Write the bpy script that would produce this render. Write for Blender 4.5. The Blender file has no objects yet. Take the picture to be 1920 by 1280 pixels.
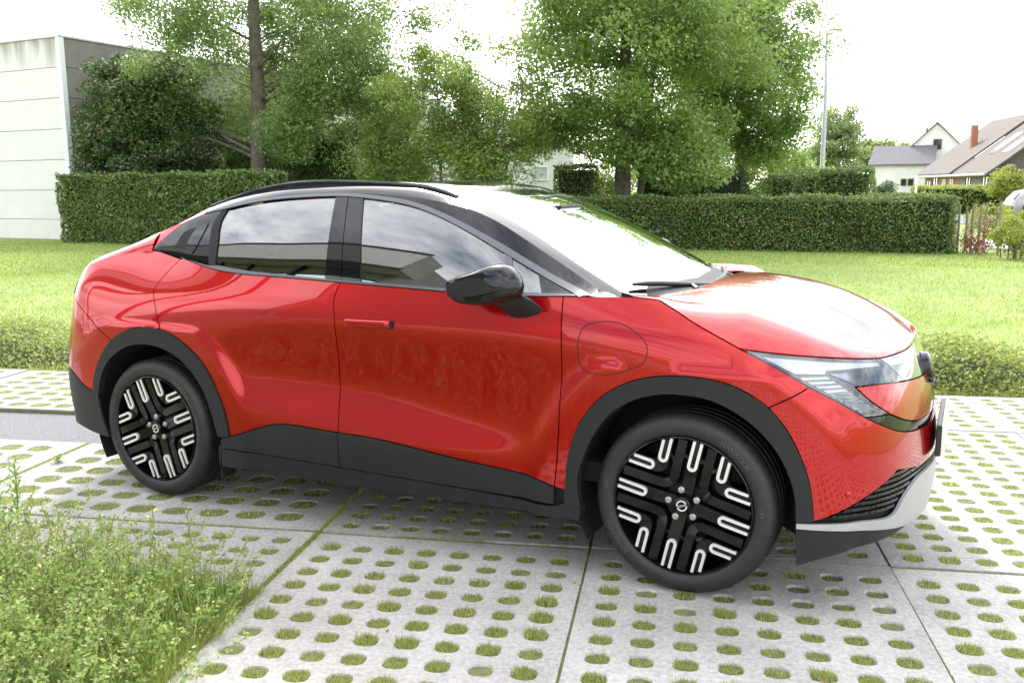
import bpy, bmesh, math, random
import numpy as np
from mathutils import Vector, Matrix
random.seed(7); RNG = np.random.default_rng(7)
SC = bpy.context.scene; COL = SC.collection
# ================= camera, sky, sun, exposure =================
CAM_POS = (2.2529, -4.1150, 1.5166); YAW, PITCH, ROLL = -.4610, -.1637, -.0075
_f = Vector((math.sin(YAW)*math.cos(PITCH), math.cos(YAW)*math.cos(PITCH), math.sin(PITCH)))
_r = Vector((math.cos(YAW), -math.sin(YAW), 0)); _u = _r.cross(_f)
_c, _s = math.cos(ROLL), math.sin(ROLL)
_r, _u = _c*_r + _s*_u, -_s*_r + _c*_u
cam = bpy.data.cameras.new('camera'); camo = bpy.data.objects.new('camera', cam); COL.objects.link(camo)
camo.matrix_world = Matrix(((_r.x,_u.x,-_f.x,CAM_POS[0]),(_r.y,_u.y,-_f.y,CAM_POS[1]),(_r.z,_u.z,-_f.z,CAM_POS[2]),(0,0,0,1)))
cam.sensor_width = 36; cam.lens = 36*1738.16/1920; cam.clip_start = .05; cam.clip_end = 2000
SC.camera = camo
SUN_EL, SUN_AZ = math.radians(43), math.radians(-33)      # azimuth from +Y towards +X
world = bpy.data.worlds.new('World'); SC.world = world; world.use_nodes = True
wn, wl = world.node_tree.nodes, world.node_tree.links; wn.clear()
wo = wn.new('ShaderNodeOutputWorld'); bg = wn.new('ShaderNodeBackground'); bg.inputs[1].default_value = .13
sky = wn.new('ShaderNodeTexSky'); sky.sky_type = 'NISHITA'; sky.sun_disc = False
sky.sun_elevation = SUN_EL; sky.sun_rotation = SUN_AZ; sky.air_density = 1.0; sky.dust_density = 2.0; sky.ozone_density = 1.2
tc = wn.new('ShaderNodeTexCoord'); sep = wn.new('ShaderNodeSeparateXYZ'); wl.new(tc.outputs['Generated'], sep.inputs[0])
mx = wn.new('ShaderNodeMath'); mx.operation = 'MAXIMUM'; mx.inputs[1].default_value = 0; wl.new(sep.outputs[2], mx.inputs[0])
ad = wn.new('ShaderNodeMath'); ad.operation = 'ADD'; ad.inputs[1].default_value = .16; wl.new(mx.outputs[0], ad.inputs[0])
dv = wn.new('ShaderNodeVectorMath'); dv.operation = 'DIVIDE'; wl.new(tc.outputs['Generated'], dv.inputs[0])
cx = wn.new('ShaderNodeCombineXYZ'); wl.new(ad.outputs[0], cx.inputs[0]); wl.new(ad.outputs[0], cx.inputs[1]); cx.inputs[2].default_value = 1
wl.new(cx.outputs[0], dv.inputs[1])
cn = wn.new('ShaderNodeTexNoise'); cn.inputs['Scale'].default_value = 1.15; cn.inputs['Detail'].default_value = 9; cn.inputs['Roughness'].default_value = .62
wl.new(dv.outputs[0], cn.inputs['Vector'])
cr = wn.new('ShaderNodeValToRGB'); cr.color_ramp.elements[0].position = .36; cr.color_ramp.elements[1].position = .60
wl.new(cn.outputs['Fac'], cr.inputs[0])
cm = wn.new('ShaderNodeMix'); cm.data_type = 'RGBA'; wl.new(cr.outputs[0], cm.inputs[0]); wl.new(sky.outputs[0], cm.inputs[6])
# thin cloud is brighter towards the hidden sun
SUN_DIR = (math.sin(SUN_AZ)*math.cos(SUN_EL), math.cos(SUN_AZ)*math.cos(SUN_EL), math.sin(SUN_EL))
dp = wn.new('ShaderNodeVectorMath'); dp.operation = 'DOT_PRODUCT'; wl.new(tc.outputs['Generated'], dp.inputs[0]); dp.inputs[1].default_value = SUN_DIR
mr = wn.new('ShaderNodeMapRange'); mr.interpolation_type = 'SMOOTHSTEP'; mr.inputs[1].default_value = -.1; mr.inputs[2].default_value = 1; mr.inputs[3].default_value = 9.0; mr.inputs[4].default_value = 18.0; wl.new(dp.outputs['Value'], mr.inputs[0])
cc = wn.new('ShaderNodeCombineColor'); wl.new(mr.outputs[0], cc.inputs[0]); wl.new(mr.outputs[0], cc.inputs[1]); wl.new(mr.outputs[0], cc.inputs[2]); wl.new(cc.outputs[0], cm.inputs[7])
wl.new(cm.outputs[2], bg.inputs[0]); wl.new(bg.outputs[0], wo.inputs[0])
sun = bpy.data.lights.new('sun', 'SUN'); sun.energy = 1.5; sun.angle = math.radians(12); sun.color = (1, .95, .87)
suno = bpy.data.objects.new('sun', sun); COL.objects.link(suno)
_sd = Vector((math.sin(SUN_AZ)*math.cos(SUN_EL), math.cos(SUN_AZ)*math.cos(SUN_EL), math.sin(SUN_EL)))
suno.rotation_euler = _sd.to_track_quat('Z', 'Y').to_euler(); suno.location = (0, 0, 30)
SC.view_settings.view_transform = 'Standard'; SC.view_settings.look = 'None'
SC.view_settings.exposure = 1.32; SC.view_settings.gamma = 1
try: SC.view_settings.use_curve_mapping = False
except Exception: pass
SC.cycles.max_bounces = 6; SC.cycles.diffuse_bounces = 2; SC.cycles.use_adaptive_sampling = True; SC.cycles.adaptive_threshold = .02; SC.cycles.glossy_bounces = 4; SC.cycles.transparent_max_bounces = 8
# ================= generic helpers =================
def tag(o, label=None, cat=None, group=None, kind=None):
    if label: o['label'] = label
    if cat: o['category'] = cat
    if group: o['group'] = group
    if kind: o['kind'] = kind
    return o
def empty(name, loc=(0,0,0), rz=0):
    o = bpy.data.objects.new(name, None); COL.objects.link(o); o.location = loc; o.rotation_euler = (0,0,rz)
    o.empty_display_size = .2; return o
def link(name, me, mat=None, parent=None, loc=None, rot=None):
    o = bpy.data.objects.new(name, me); COL.objects.link(o)
    if mat is not None and len(me.materials) == 0: me.materials.append(mat)
    if parent is not None: o.parent = parent
    if loc is not None: o.location = loc
    if rot is not None: o.rotation_euler = rot
    return o
def mesh(name, V, F, N=None, smooth=False):
    me = bpy.data.meshes.new(name); me.from_pydata([tuple(map(float, v)) for v in V], [], [tuple(f) for f in F]); me.update()
    if smooth or N is not None: me.polygons.foreach_set('use_smooth', [True]*len(me.polygons))
    if N is not None: me.normals_split_custom_set_from_vertices([tuple(map(float, n)) for n in N])
    return me
def quads(name, V):
    """V (n,4,3) -> mesh of n separate quads, made fast."""
    V = np.ascontiguousarray(V, dtype=np.float32); n = len(V)
    me = bpy.data.meshes.new(name); me.vertices.add(4*n); me.loops.add(4*n); me.polygons.add(n)
    me.vertices.foreach_set('co', V.ravel()); me.loops.foreach_set('vertex_index', np.arange(4*n, dtype=np.int32))
    me.polygons.foreach_set('loop_start', np.arange(0, 4*n, 4, dtype=np.int32)); me.polygons.foreach_set('loop_total', np.full(n, 4, dtype=np.int32))
    me.update(calc_edges=True); return me
class MB:
    def __init__(s): s.V = []; s.F = []
    def add(s, V, F):
        b = len(s.V); s.V += [tuple(map(float, v)) for v in V]; s.F += [tuple(i+b for i in f) for f in F]; return s
    def box(s, x0, x1, y0, y1, z0, z1):
        return s.add([(x0,y0,z0),(x1,y0,z0),(x1,y1,z0),(x0,y1,z0),(x0,y0,z1),(x1,y0,z1),(x1,y1,z1),(x0,y1,z1)],
                     [(3,2,1,0),(4,5,6,7),(0,1,5,4),(1,2,6,5),(2,3,7,6),(3,0,4,7)])
    def tube(s, P, R, n=8, cap=True):
        P = [Vector(p) for p in P]; R = [R]*len(P) if isinstance(R, (int, float)) else R
        rings = []; up = None; V = []; F = []
        for i, p in enumerate(P):
            t = (P[min(i+1, len(P)-1)] - P[max(i-1, 0)]).normalized()
            if up is None: up = t.orthogonal().normalized()
            up = (up - t*up.dot(t)).normalized(); w = t.cross(up)
            for k in range(n):
                a = 2*math.pi*k/n; V.append(p + (up*math.cos(a) + w*math.sin(a))*R[i])
        for i in range(len(P)-1):
            for k in range(n): F.append((i*n+k, i*n+(k+1)%n, (i+1)*n+(k+1)%n, (i+1)*n+k))
        if cap: F.append(tuple(reversed(range(n)))); F.append(tuple(range((len(P)-1)*n, len(P)*n)))
        return s.add(V, F)
    def lathe(s, prof, n=32, axis='y', c=(0,0,0)):
        V = []; F = []; m = len(prof)
        for k in range(n):
            a = 2*math.pi*k/n
            for r, h in prof:
                if axis == 'y': V.append((c[0]+r*math.cos(a), c[1]+h, c[2]+r*math.sin(a)))
                else: V.append((c[0]+r*math.cos(a), c[1]+r*math.sin(a), c[2]+h))
        for k in range(n):
            for j in range(m-1):
                q = (k*m+j, k*m+j+1, ((k+1)%n)*m+j+1, ((k+1)%n)*m+j)
                F.append(q if axis == 'y' else q[::-1])
        return s.add(V, F)
    def prism(s, poly, y0, y1):
        n = len(poly); V = [(x, y0, z) for x, z in poly] + [(x, y1, z) for x, z in poly]
        F = [tuple(range(n)), tuple(reversed(range(n, 2*n)))] + [(i, i+n, (i+1)%n+n, (i+1)%n) for i in range(n)]
        return s.add(V, F)
    def build(s, name, mat, parent=None, smooth=False, bevel=0, loc=None, rot=None, fix=True):
        me = mesh(name, s.V, s.F)
        if bevel or fix:
            bm = bmesh.new(); bm.from_mesh(me)
            if fix: bmesh.ops.recalc_face_normals(bm, faces=bm.faces)
            if bevel: bmesh.ops.bevel(bm, geom=list(bm.edges), offset=bevel, segments=2, profile=.5, affect='EDGES', clamp_overlap=True)
            bm.to_mesh(me); bm.free()
        if smooth:
            me.polygons.foreach_set('use_smooth', [True]*len(me.polygons)); me.set_sharp_from_angle(angle=math.radians(38))
        return link(name, me, mat, parent, loc, rot)
# ================= materials =================
MATS = {}
def mat(name, color=(.5,.5,.5), rough=.5, metal=0, coat=0, spec=.5, noise=None, bump=None, emit=None, trans=0, coat_rough=.03, ior=1.5):
    if name in MATS: return MATS[name]
    m = bpy.data.materials.new(name); m.use_nodes = True; nt = m.node_tree; b = nt.nodes['Principled BSDF']
    b.inputs['Base Color'].default_value = (*color, 1); b.inputs['Roughness'].default_value = rough; b.inputs['Metallic'].default_value = metal
    b.inputs['Coat Weight'].default_value = coat; b.inputs['Coat Roughness'].default_value = coat_rough
    b.inputs['Specular IOR Level'].default_value = spec; b.inputs['IOR'].default_value = ior
    if trans: b.inputs['Transmission Weight'].default_value = trans
    if emit: b.inputs['Emission Color'].default_value = (*emit[0], 1); b.inputs['Emission Strength'].default_value = emit[1]
    if noise or bump:
        tx = nt.nodes.new('ShaderNodeTexCoord')
    if noise:   # (scale, colour2, lo, hi[, second scale])
        nz = nt.nodes.new('ShaderNodeTexNoise'); nz.inputs['Scale'].default_value = noise[0]; nz.inputs['Detail'].default_value = 8; nz.inputs['Roughness'].default_value = .65
        nt.links.new(tx.outputs['Object'], nz.inputs['Vector'])
        rp = nt.nodes.new('ShaderNodeValToRGB'); rp.color_ramp.elements[0].position = noise[2]; rp.color_ramp.elements[1].position = noise[3]
        rp.color_ramp.elements[0].color = (*color, 1); rp.color_ramp.elements[1].color = (*noise[1], 1)
        nt.links.new(nz.outputs['Fac'], rp.inputs[0]); nt.links.new(rp.outputs[0], b.inputs['Base Color'])
    if bump:    # (scale, strength, distance)
        bz = nt.nodes.new('ShaderNodeTexNoise'); bz.inputs['Scale'].default_value = bump[0]; bz.inputs['Detail'].default_value = 6
        nt.links.new(tx.outputs['Object'], bz.inputs['Vector'])
        bp = nt.nodes.new('ShaderNodeBump'); bp.inputs['Strength'].default_value = bump[1]; bp.inputs['Distance'].default_value = bump[2]
        nt.links.new(bz.outputs['Fac'], bp.inputs['Height']); nt.links.new(bp.outputs[0], b.inputs['Normal'])
    MATS[name] = m; return m
def leafmat(name, c1, c2, c3=None, trans=.35, rough=.5, tcol=None, spec=.4):
    """foliage: each leaf its own tint, some light passes through"""
    if name in MATS: return MATS[name]
    m = bpy.data.materials.new(name); m.use_nodes = True; nt = m.node_tree; b = nt.nodes['Principled BSDF']; out = nt.nodes['Material Output']
    g = nt.nodes.new('ShaderNodeNewGeometry'); rp = nt.nodes.new('ShaderNodeValToRGB')
    rp.color_ramp.elements[0].color = (*c1, 1); rp.color_ramp.elements[1].color = (*c2, 1); rp.color_ramp.elements[1].position = .93 if c3 else 1
    if c3:
        e = rp.color_ramp.elements.new(.97); e.color = (*c3, 1)
    nt.links.new(g.outputs['Random Per Island'], rp.inputs[0])
    nt.links.new(rp.outputs[0], b.inputs['Base Color']); b.inputs['Roughness'].default_value = rough; b.inputs['Specular IOR Level'].default_value = spec
    t = nt.nodes.new('ShaderNodeBsdfTranslucent'); hs = nt.nodes.new('ShaderNodeHueSaturation'); hs.inputs['Value'].default_value = 1.5; hs.inputs['Hue'].default_value = .485; hs.inputs['Saturation'].default_value = 1.05
    nt.links.new(rp.outputs[0], hs.inputs['Color']); nt.links.new(hs.outputs[0], t.inputs[0])
    ms = nt.nodes.new('ShaderNodeMixShader'); ms.inputs[0].default_value = trans
    nt.links.new(b.outputs[0], ms.inputs[1]); nt.links.new(t.outputs[0], ms.inputs[2]); nt.links.new(ms.outputs[0], out.inputs[0])
    MATS[name] = m; return m
def glassmat(name, tint, ior=1.5, extra=.0, gain=1.5):
    """sheet glass: tinted see-through plus mirror reflection by angle"""
    m = bpy.data.materials.new(name); m.use_nodes = True; nt = m.node_tree; nt.nodes.clear()
    out = nt.nodes.new('ShaderNodeOutputMaterial'); tr = nt.nodes.new('ShaderNodeBsdfTransparent'); tr.inputs[0].default_value = (*tint, 1)
    gl = nt.nodes.new('ShaderNodeBsdfGlossy'); gl.inputs['Roughness'].default_value = .01; gl.inputs['Color'].default_value = (1,1,1,1)
    fr = nt.nodes.new('ShaderNodeFresnel'); fr.inputs[0].default_value = ior
    a = nt.nodes.new('ShaderNodeMath'); a.operation = 'MULTIPLY_ADD'; a.inputs[1].default_value = gain; a.inputs[2].default_value = extra; a.use_clamp = True
    ms = nt.nodes.new('ShaderNodeMixShader'); nt.links.new(fr.outputs[0], a.inputs[0]); nt.links.new(a.outputs[0], ms.inputs[0])
    nt.links.new(tr.outputs[0], ms.inputs[1]); nt.links.new(gl.outputs[0], ms.inputs[2]); nt.links.new(ms.outputs[0], out.inputs[0])
    return m
# ================= car body surfaces (metres; x forward, -y the side seen) =================
# ---- smooth 1-D spline (natural cubic) -------------------------------------
class Spl:
    def __init__(s, x, y):
        x = np.asarray(x, float); y = np.asarray(y, float)
        n = len(x); h = np.diff(x); A = np.eye(n); shp = (n,) + y.shape[1:]
        b = np.zeros(shp); dy = np.diff(y, axis=0) / h.reshape(-1, *([1] * (y.ndim - 1)))
        for i in range(1, n - 1):
            A[i, i-1], A[i, i], A[i, i+1] = h[i-1], 2 * (h[i-1] + h[i]), h[i]
            b[i] = 6 * (dy[i] - dy[i-1])
        s.x, s.y, s.m, s.h = x, y, np.linalg.solve(A, b.reshape(n, -1)).reshape(shp), h
    def __call__(s, t):
        t = np.asarray(t, float)
        i = np.clip(np.searchsorted(s.x, t) - 1, 0, len(s.x) - 2)
        ex = (1,) * (s.y.ndim - 1)
        h = s.h[i].reshape(t.shape + ex); tt = t.reshape(t.shape + ex)
        tt = np.clip(tt, s.x[0], s.x[-1])
        a = (s.x[i+1].reshape(t.shape + ex) - tt) / h; b = 1 - a
        return a * s.y[i] + b * s.y[i+1] + ((a**3 - a) * s.m[i] + (b**3 - b) * s.m[i+1]) * h * h / 6
def sstep(a, b, x):
    t = np.clip((x - a) / (b - a), 0, 1); return t * t * t * (t * (6 * t - 15) + 10)
# ---- lower body: plan outline (half) and inward offset table ----------------
PLAN = [(-2.15,0),(-2.148,-.25),(-2.138,-.5),(-2.095,-.73),(-1.975,-.85),(-1.76,-.893),(-1.5,-.90),(-1.0,-.902),(0,-.902),(1.0,-.902),
        (1.5,-.90),(1.75,-.875),(1.92,-.80),(2.04,-.66),(2.115,-.45),(2.16,-.22),(2.17,0)]
_pl = np.array(PLAN); _cs = np.concatenate([[0], np.cumsum(np.linalg.norm(np.diff(_pl, axis=0), axis=1))])
_cs -= _cs[8]
SP_PLAN = Spl(_cs, _pl); S_REAR, S_FRONT = _cs[0], _cs[-1]
ZK = [.05,.2,.32,.45,.55,.65,.75,.85,.93,1.0,1.07,1.14,1.22]
SK = [S_REAR, -2.11, -1.94, -1.75, -1.345, -.75, -.4, .1, .5, .85, 1.345, 1.75, 1.94, 2.12, 2.35, S_FRONT]
DT = [[.16,.08,.04,.008,.0,.01,.03,.05,.07,.10,.13,.17,.22],
      [.14,.06,.03,.005,.0,.006,.02,.04,.06,.085,.115,.15,.20],
      [.12,.05,.02,.002,.0,.002,.01,.022,.036,.052,.08,.12,.17],
      [.10,.04,.012,.0,.0,.0,.006,.014,.028,.046,.075,.115,.17],
      [.06,.03,.01,.0,.0,.0,.0,.004,.014,.034,.07,.115,.17],
      [.06,.035,.012,.004,.012,.026,.026,.016,.012,.02,.045,.075,.11],
      [.06,.035,.010,.000,.016,.040,.036,.022,.012,.016,.038,.064,.10],
      [.06,.035,.012,.004,.024,.038,.032,.020,.010,.014,.034,.060,.10],
      [.06,.035,.016,.014,.030,.034,.028,.018,.010,.014,.034,.060,.10],
      [.06,.035,.02,.018,.022,.022,.018,.012,.008,.016,.038,.068,.11],
      [.06,.03,.01,.0,.0,.0,.0,.004,.014,.038,.08,.13,.20],
      [.06,.03,.01,.004,.002,.006,.014,.03,.06,.10,.15,.20,.26],
      [.08,.03,.01,.004,.004,.012,.028,.055,.09,.13,.18,.23,.29],
      [.10,.03,.008,.002,.006,.018,.04,.075,.11,.15,.20,.25,.30],
      [.12,.03,.006,.0,.006,.02,.045,.08,.12,.16,.20,.25,.30],
      [.13,.03,.005,.0,.008,.022,.048,.085,.12,.16,.20,.25,.30]]
_zf = np.linspace(.02, 1.26, 125)
_tab = Spl(ZK, np.array(DT).T)(_zf)                 # z fine x s
SP_D = Spl(SK, _tab.T)                              # s -> row over z
HUBX, HUBZ = 1.345, .347
def d_off(s, z):
    s = np.asarray(s, float); z = np.asarray(z, float)
    rows = SP_D(s); f = np.clip((z - _zf[0]) / (_zf[1] - _zf[0]), 0, len(_zf) - 1.001)
    i = f.astype(int); f = f - i
    g = lambda k: np.take_along_axis(rows, k[..., None], -1)[..., 0]
    k0, k1, k2, k3 = np.clip(i-1,0,None), i, i+1, np.clip(i+2,None,len(_zf)-1)
    p0, p1, p2, p3 = g(k0), g(k1), g(k2), g(k3)
    d = p1 + .5*f*(p2-p0 + f*(2*p0-5*p1+4*p2-p3 + f*(3*(p1-p2)+p3-p0)))
    for sg in (-1, 1):
        r = np.hypot(s - sg * HUBX, z - HUBZ)
        w = sstep(.68, .56, r)
        d = d * (1 - w) + np.minimum(d, .0 + .5 * np.clip(z - .86, 0, 1)) * w
    return d
def side(s, z):
    s = np.asarray(s, float); z = np.asarray(z, float)
    s = np.clip(s, S_REAR, S_FRONT); p = SP_PLAN(s); e = 1e-3; t = SP_PLAN(np.clip(s+e, S_REAR, S_FRONT)) - SP_PLAN(np.clip(s-e, S_REAR, S_FRONT))
    t /= np.linalg.norm(t, axis=-1, keepdims=True)
    n = np.stack([t[...,1], -t[...,0]], -1)          # outward
    q = p - n * d_off(s, z)[..., None]
    return np.concatenate([q, np.broadcast_to(z, s.shape)[..., None]], -1)
# ---- greenhouse ------------------------------------------------------------
BELT = [(-2.1,1.03),(-1.96,1.11),(-1.8,1.165),(-1.6,1.21),(-1.45,1.222),(-1.2,1.19),(-.97,1.149),(-.62,1.13),(-.19,1.118),(.14,1.108),(.4,1.100),(.77,1.101),(.97,1.108),(1.3,1.10)]
SP_B = Spl(*zip(*BELT))
DRIP = [(-2.1,-.60,1.05),(-1.96,-.64,1.15),(-1.8,-.655,1.205),(-1.6,-.66,1.262),(-1.4,-.66,1.327),(-1.12,-.645,1.412),(-.86,-.63,1.468),(-.6,-.62,1.494),(-.32,-.62,1.501),(0,-.625,1.485),
        (.25,-.64,1.45),(.45,-.665,1.392),(.64,-.70,1.30),(.83,-.735,1.20),(1.0,-.765,1.105),(1.2,-.80,.99)]
_dr = np.array(DRIP); SP_DR = Spl(_dr[:,0], _dr[:,1:])
def green(x, z):
    x = np.asarray(x, float); z = np.asarray(z, float)
    zb = SP_B(x); yb = side(x, zb)[...,1]; d = SP_DR(x); yd, zd = d[...,0], d[...,1]
    h = np.maximum(zd - zb, .02); t = np.clip((z - zb) / h, -.3, 1.3)
    y = yb + (yd - yb) * t - .07 * h * t * (1 - t) * 2
    return np.stack([x, y, np.broadcast_to(z, x.shape)], -1)
ZC = [(-2.12,1.06),(-1.95,1.17),(-1.7,1.29),(-1.4,1.405),(-1.1,1.485),(-.75,1.54),(-.4,1.555),(-.1,1.550),(.15,1.529),(.33,1.497),(.5,1.435),(.75,1.32),(1.0,1.195),(1.25,1.06),(1.4,.975)]
SP_ZC = Spl(*zip(*ZC))
def top(x, y):
    x = np.asarray(x, float); y = np.asarray(y, float)
    d = SP_DR(np.clip(x, -2.1, 1.2)); t = np.abs(y) / -d[...,0]
    n = 2.7 + 6.3 * sstep(.38, -.05, x) * sstep(-1.5, -.95, x)
    z = d[...,1] + (SP_ZC(x) - d[...,1]) * (1 - t**n)
    return np.stack([x, np.broadcast_to(y, x.shape), z], -1)
HZ = [(1.0,1.12),(1.2,1.13),(1.4,1.127),(1.6,1.104),(1.8,1.048),(1.95,.975),(2.05,.905),(2.12,.845),(2.2,.77)]
SP_HZ = Spl(*zip(*HZ))
def hood(x, y):
    x = np.asarray(x, float); y = np.asarray(y, float)
    z = SP_HZ(x + .22 * y * y) - .05 * (y / .7)**2
    return np.stack([x, np.broadcast_to(y, x.shape), z], -1)
# ================= the ground =================
A_P = math.radians(16.3); UO = np.array([-.29, -.94]); UU = np.array([math.cos(A_P), math.sin(A_P)]); VV = np.array([-math.sin(A_P), math.cos(A_P)])
def uvw(u, v): return UO + np.multiply.outer(u, UU) + np.multiply.outer(v, VV) if np.ndim(u) else UO + u*UU + v*VV
def qblades(P, h, w, lean=.5, rng=RNG):
    """grass blades as tapering quads: P (n,3) roots, h heights, w widths"""
    n = len(P); a = rng.uniform(0, 2*np.pi, n); h = np.broadcast_to(h, n)*rng.uniform(.55, 1.15, n); w = np.broadcast_to(w, n)*rng.uniform(.7, 1.2, n)
    d = np.stack([np.cos(a), np.sin(a), np.zeros(n)], 1)*w[:,None]*.5
    b = rng.uniform(0, 2*np.pi, n); l = rng.uniform(0, lean, n)*h; t = np.stack([np.cos(b)*l, np.sin(b)*l, h*np.sqrt(np.maximum(1-(l/h)**2, .1))], 1)
    return np.stack([P-d, P+d, P+t+d*.15, P+t-d*.15], 1)
def qleaves(C, L, asp=.55, up=.5, rng=RNG, droop=0.):
    """leaves as small rhombs, faces biased towards the sky"""
    n = len(C); L = np.broadcast_to(L, n)*rng.uniform(.7, 1.25, n)
    nr = rng.normal(size=(n,3)); nr /= np.linalg.norm(nr, axis=1, keepdims=True); nr[:,2] = np.abs(nr[:,2])*(1-up)+up; nr /= np.linalg.norm(nr, axis=1, keepdims=True)
    a = rng.normal(size=(n,3)); a[:,2] -= droop; a -= nr*np.sum(a*nr, 1, keepdims=True); a /= np.linalg.norm(a, axis=1, keepdims=True); b = np.cross(nr, a)
    a *= (L*.5)[:,None]; b *= (L*asp*.5)[:,None]
    return np.stack([C-a, C+b-a*.1, C+a, C-b-a*.1], 1)
lawn_m = mat('lawn_soil', (.15,.22,.045), .9, noise=(.9, (.23,.29,.08), .35, .68), bump=(9, .6, .04))
grid = MB()
gx_ = [-900,-300,-120,-60,-40,-30,-24,-18,-12,-8,-5,-2,1,4,8,14,30,80,300,900]; gy_ = [-400,-100,-40,-20,-12,-7,-4,-1,2,5,8,11,14,17,20,25,35,60,120,400,1500]
def gz(x, y):
    v = float((np.array([x, y])-UO)@VV); return -.10+.10*float(np.clip((v-3.6)/3, 0, 1))
grid.add([(x, y, gz(x, y)) for y in gy_ for x in gx_], [(j*20+i, j*20+i+1, (j+1)*20+i+1, (j+1)*20+i) for j in range(20) for i in range(19)])
tag(grid.build('lawn', lawn_m, smooth=True), kind='structure')
soil = mat('paving_soil', (.13,.115,.065), .95, noise=(30, (.17,.19,.07), .36, .56), bump=(90, .8, .01))
pav = MB().box(-9.5, 6.6, -4.7, 1.202, -.14, -.009).box(.352, 6.6, 1.204, 1.954, -.14, -.009).box(-9.5, 6.6, 1.956, 3.34, -.14, -.009).build('paving', soil, loc=(UO[0], UO[1], 0), rot=(0,0,A_P)); tag(pav, kind='structure')
asph = mat('asphalt', (.075,.075,.085), .85, noise=(120, (.27,.27,.295), .38, .66), bump=(260, .9, .006))
tag(MB().box(-9.5,.35,1.205,1.955,-.10,-.032).build('asphalt_lane', asph, loc=(UO[0], UO[1], 0), rot=(0,0,A_P)), kind='structure')
# concrete grass slabs
def concmat():
    m = bpy.data.materials.new('slab_concrete'); m.use_nodes = True; nt = m.node_tree; b = nt.nodes['Principled BSDF']; N = nt.nodes.new; Lk = nt.links.new
    tx = N('ShaderNodeTexCoord'); oi = N('ShaderNodeObjectInfo'); va = N('ShaderNodeVectorMath'); va.operation = 'MULTIPLY_ADD'
    Lk(tx.outputs['Object'], va.inputs[0]); va.inputs[1].default_value = (1,1,1); Lk(oi.outputs['Location'], va.inputs[2])
    n1 = N('ShaderNodeTexNoise'); n1.inputs['Scale'].default_value = 2.2; n1.inputs['Detail'].default_value = 6; Lk(va.outputs[0], n1.inputs[0])
    n2 = N('ShaderNodeTexNoise'); n2.inputs['Scale'].default_value = 55; n2.inputs['Detail'].default_value = 5; n2.inputs['Roughness'].default_value = .7; Lk(va.outputs[0], n2.inputs[0])
    n3 = N('ShaderNodeTexNoise'); n3.inputs['Scale'].default_value = 14; n3.inputs['Detail'].default_value = 9; n3.inputs['Roughness'].default_value = .75; Lk(va.outputs[0], n3.inputs[0])
    r1 = N('ShaderNodeValToRGB'); r1.color_ramp.elements[0].position = .3; r1.color_ramp.elements[1].position = .72; r1.color_ramp.elements[0].color = (.345,.335,.32,1); r1.color_ramp.elements[1].color = (.50,.49,.48,1); Lk(n1.outputs[0], r1.inputs[0])
    r2 = N('ShaderNodeValToRGB'); r2.color_ramp.elements[0].position = .32; r2.color_ramp.elements[1].position = .66; r2.color_ramp.elements[0].color = (.66,.65,.62,1); r2.color_ramp.elements[1].color = (1.05,1.05,1.05,1); Lk(n2.outputs[0], r2.inputs[0])
    r3 = N('ShaderNodeValToRGB'); r3.color_ramp.elements[0].position = .28; r3.color_ramp.elements[1].position = .46; r3.color_ramp.elements[0].color = (.72,.70,.64,1); r3.color_ramp.elements[1].color = (1,1,1,1); Lk(n3.outputs[0], r3.inputs[0])
    m1 = N('ShaderNodeMix'); m1.data_type = 'RGBA'; m1.blend_type = 'MULTIPLY'; m1.inputs[0].default_value = 1; Lk(r1.outputs[0], m1.inputs[6]); Lk(r2.outputs[0], m1.inputs[7])
    m2 = N('ShaderNodeMix'); m2.data_type = 'RGBA'; m2.blend_type = 'MULTIPLY'; m2.inputs[0].default_value = 1; Lk(m1.outputs[2], m2.inputs[6]); Lk(r3.outputs[0], m2.inputs[7])
    hs = N('ShaderNodeHueSaturation'); mr = N('ShaderNodeMapRange'); mr.inputs[3].default_value = .92; mr.inputs[4].default_value = 1.08; Lk(oi.outputs['Random'], mr.inputs[0]); Lk(mr.outputs[0], hs.inputs['Value']); Lk(m2.outputs[2], hs.inputs['Color'])
    Lk(hs.outputs[0], b.inputs['Base Color']); b.inputs['Roughness'].default_value = .82; b.inputs['Specular IOR Level'].default_value = .3
    bp = N('ShaderNodeBump'); bp.inputs['Strength'].default_value = .5; bp.inputs['Distance'].default_value = .003; Lk(n2.outputs[0], bp.inputs['Height']); Lk(bp.outputs[0], b.inputs['Normal'])
    return m
conc = concmat()
SLAB = {}
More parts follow.
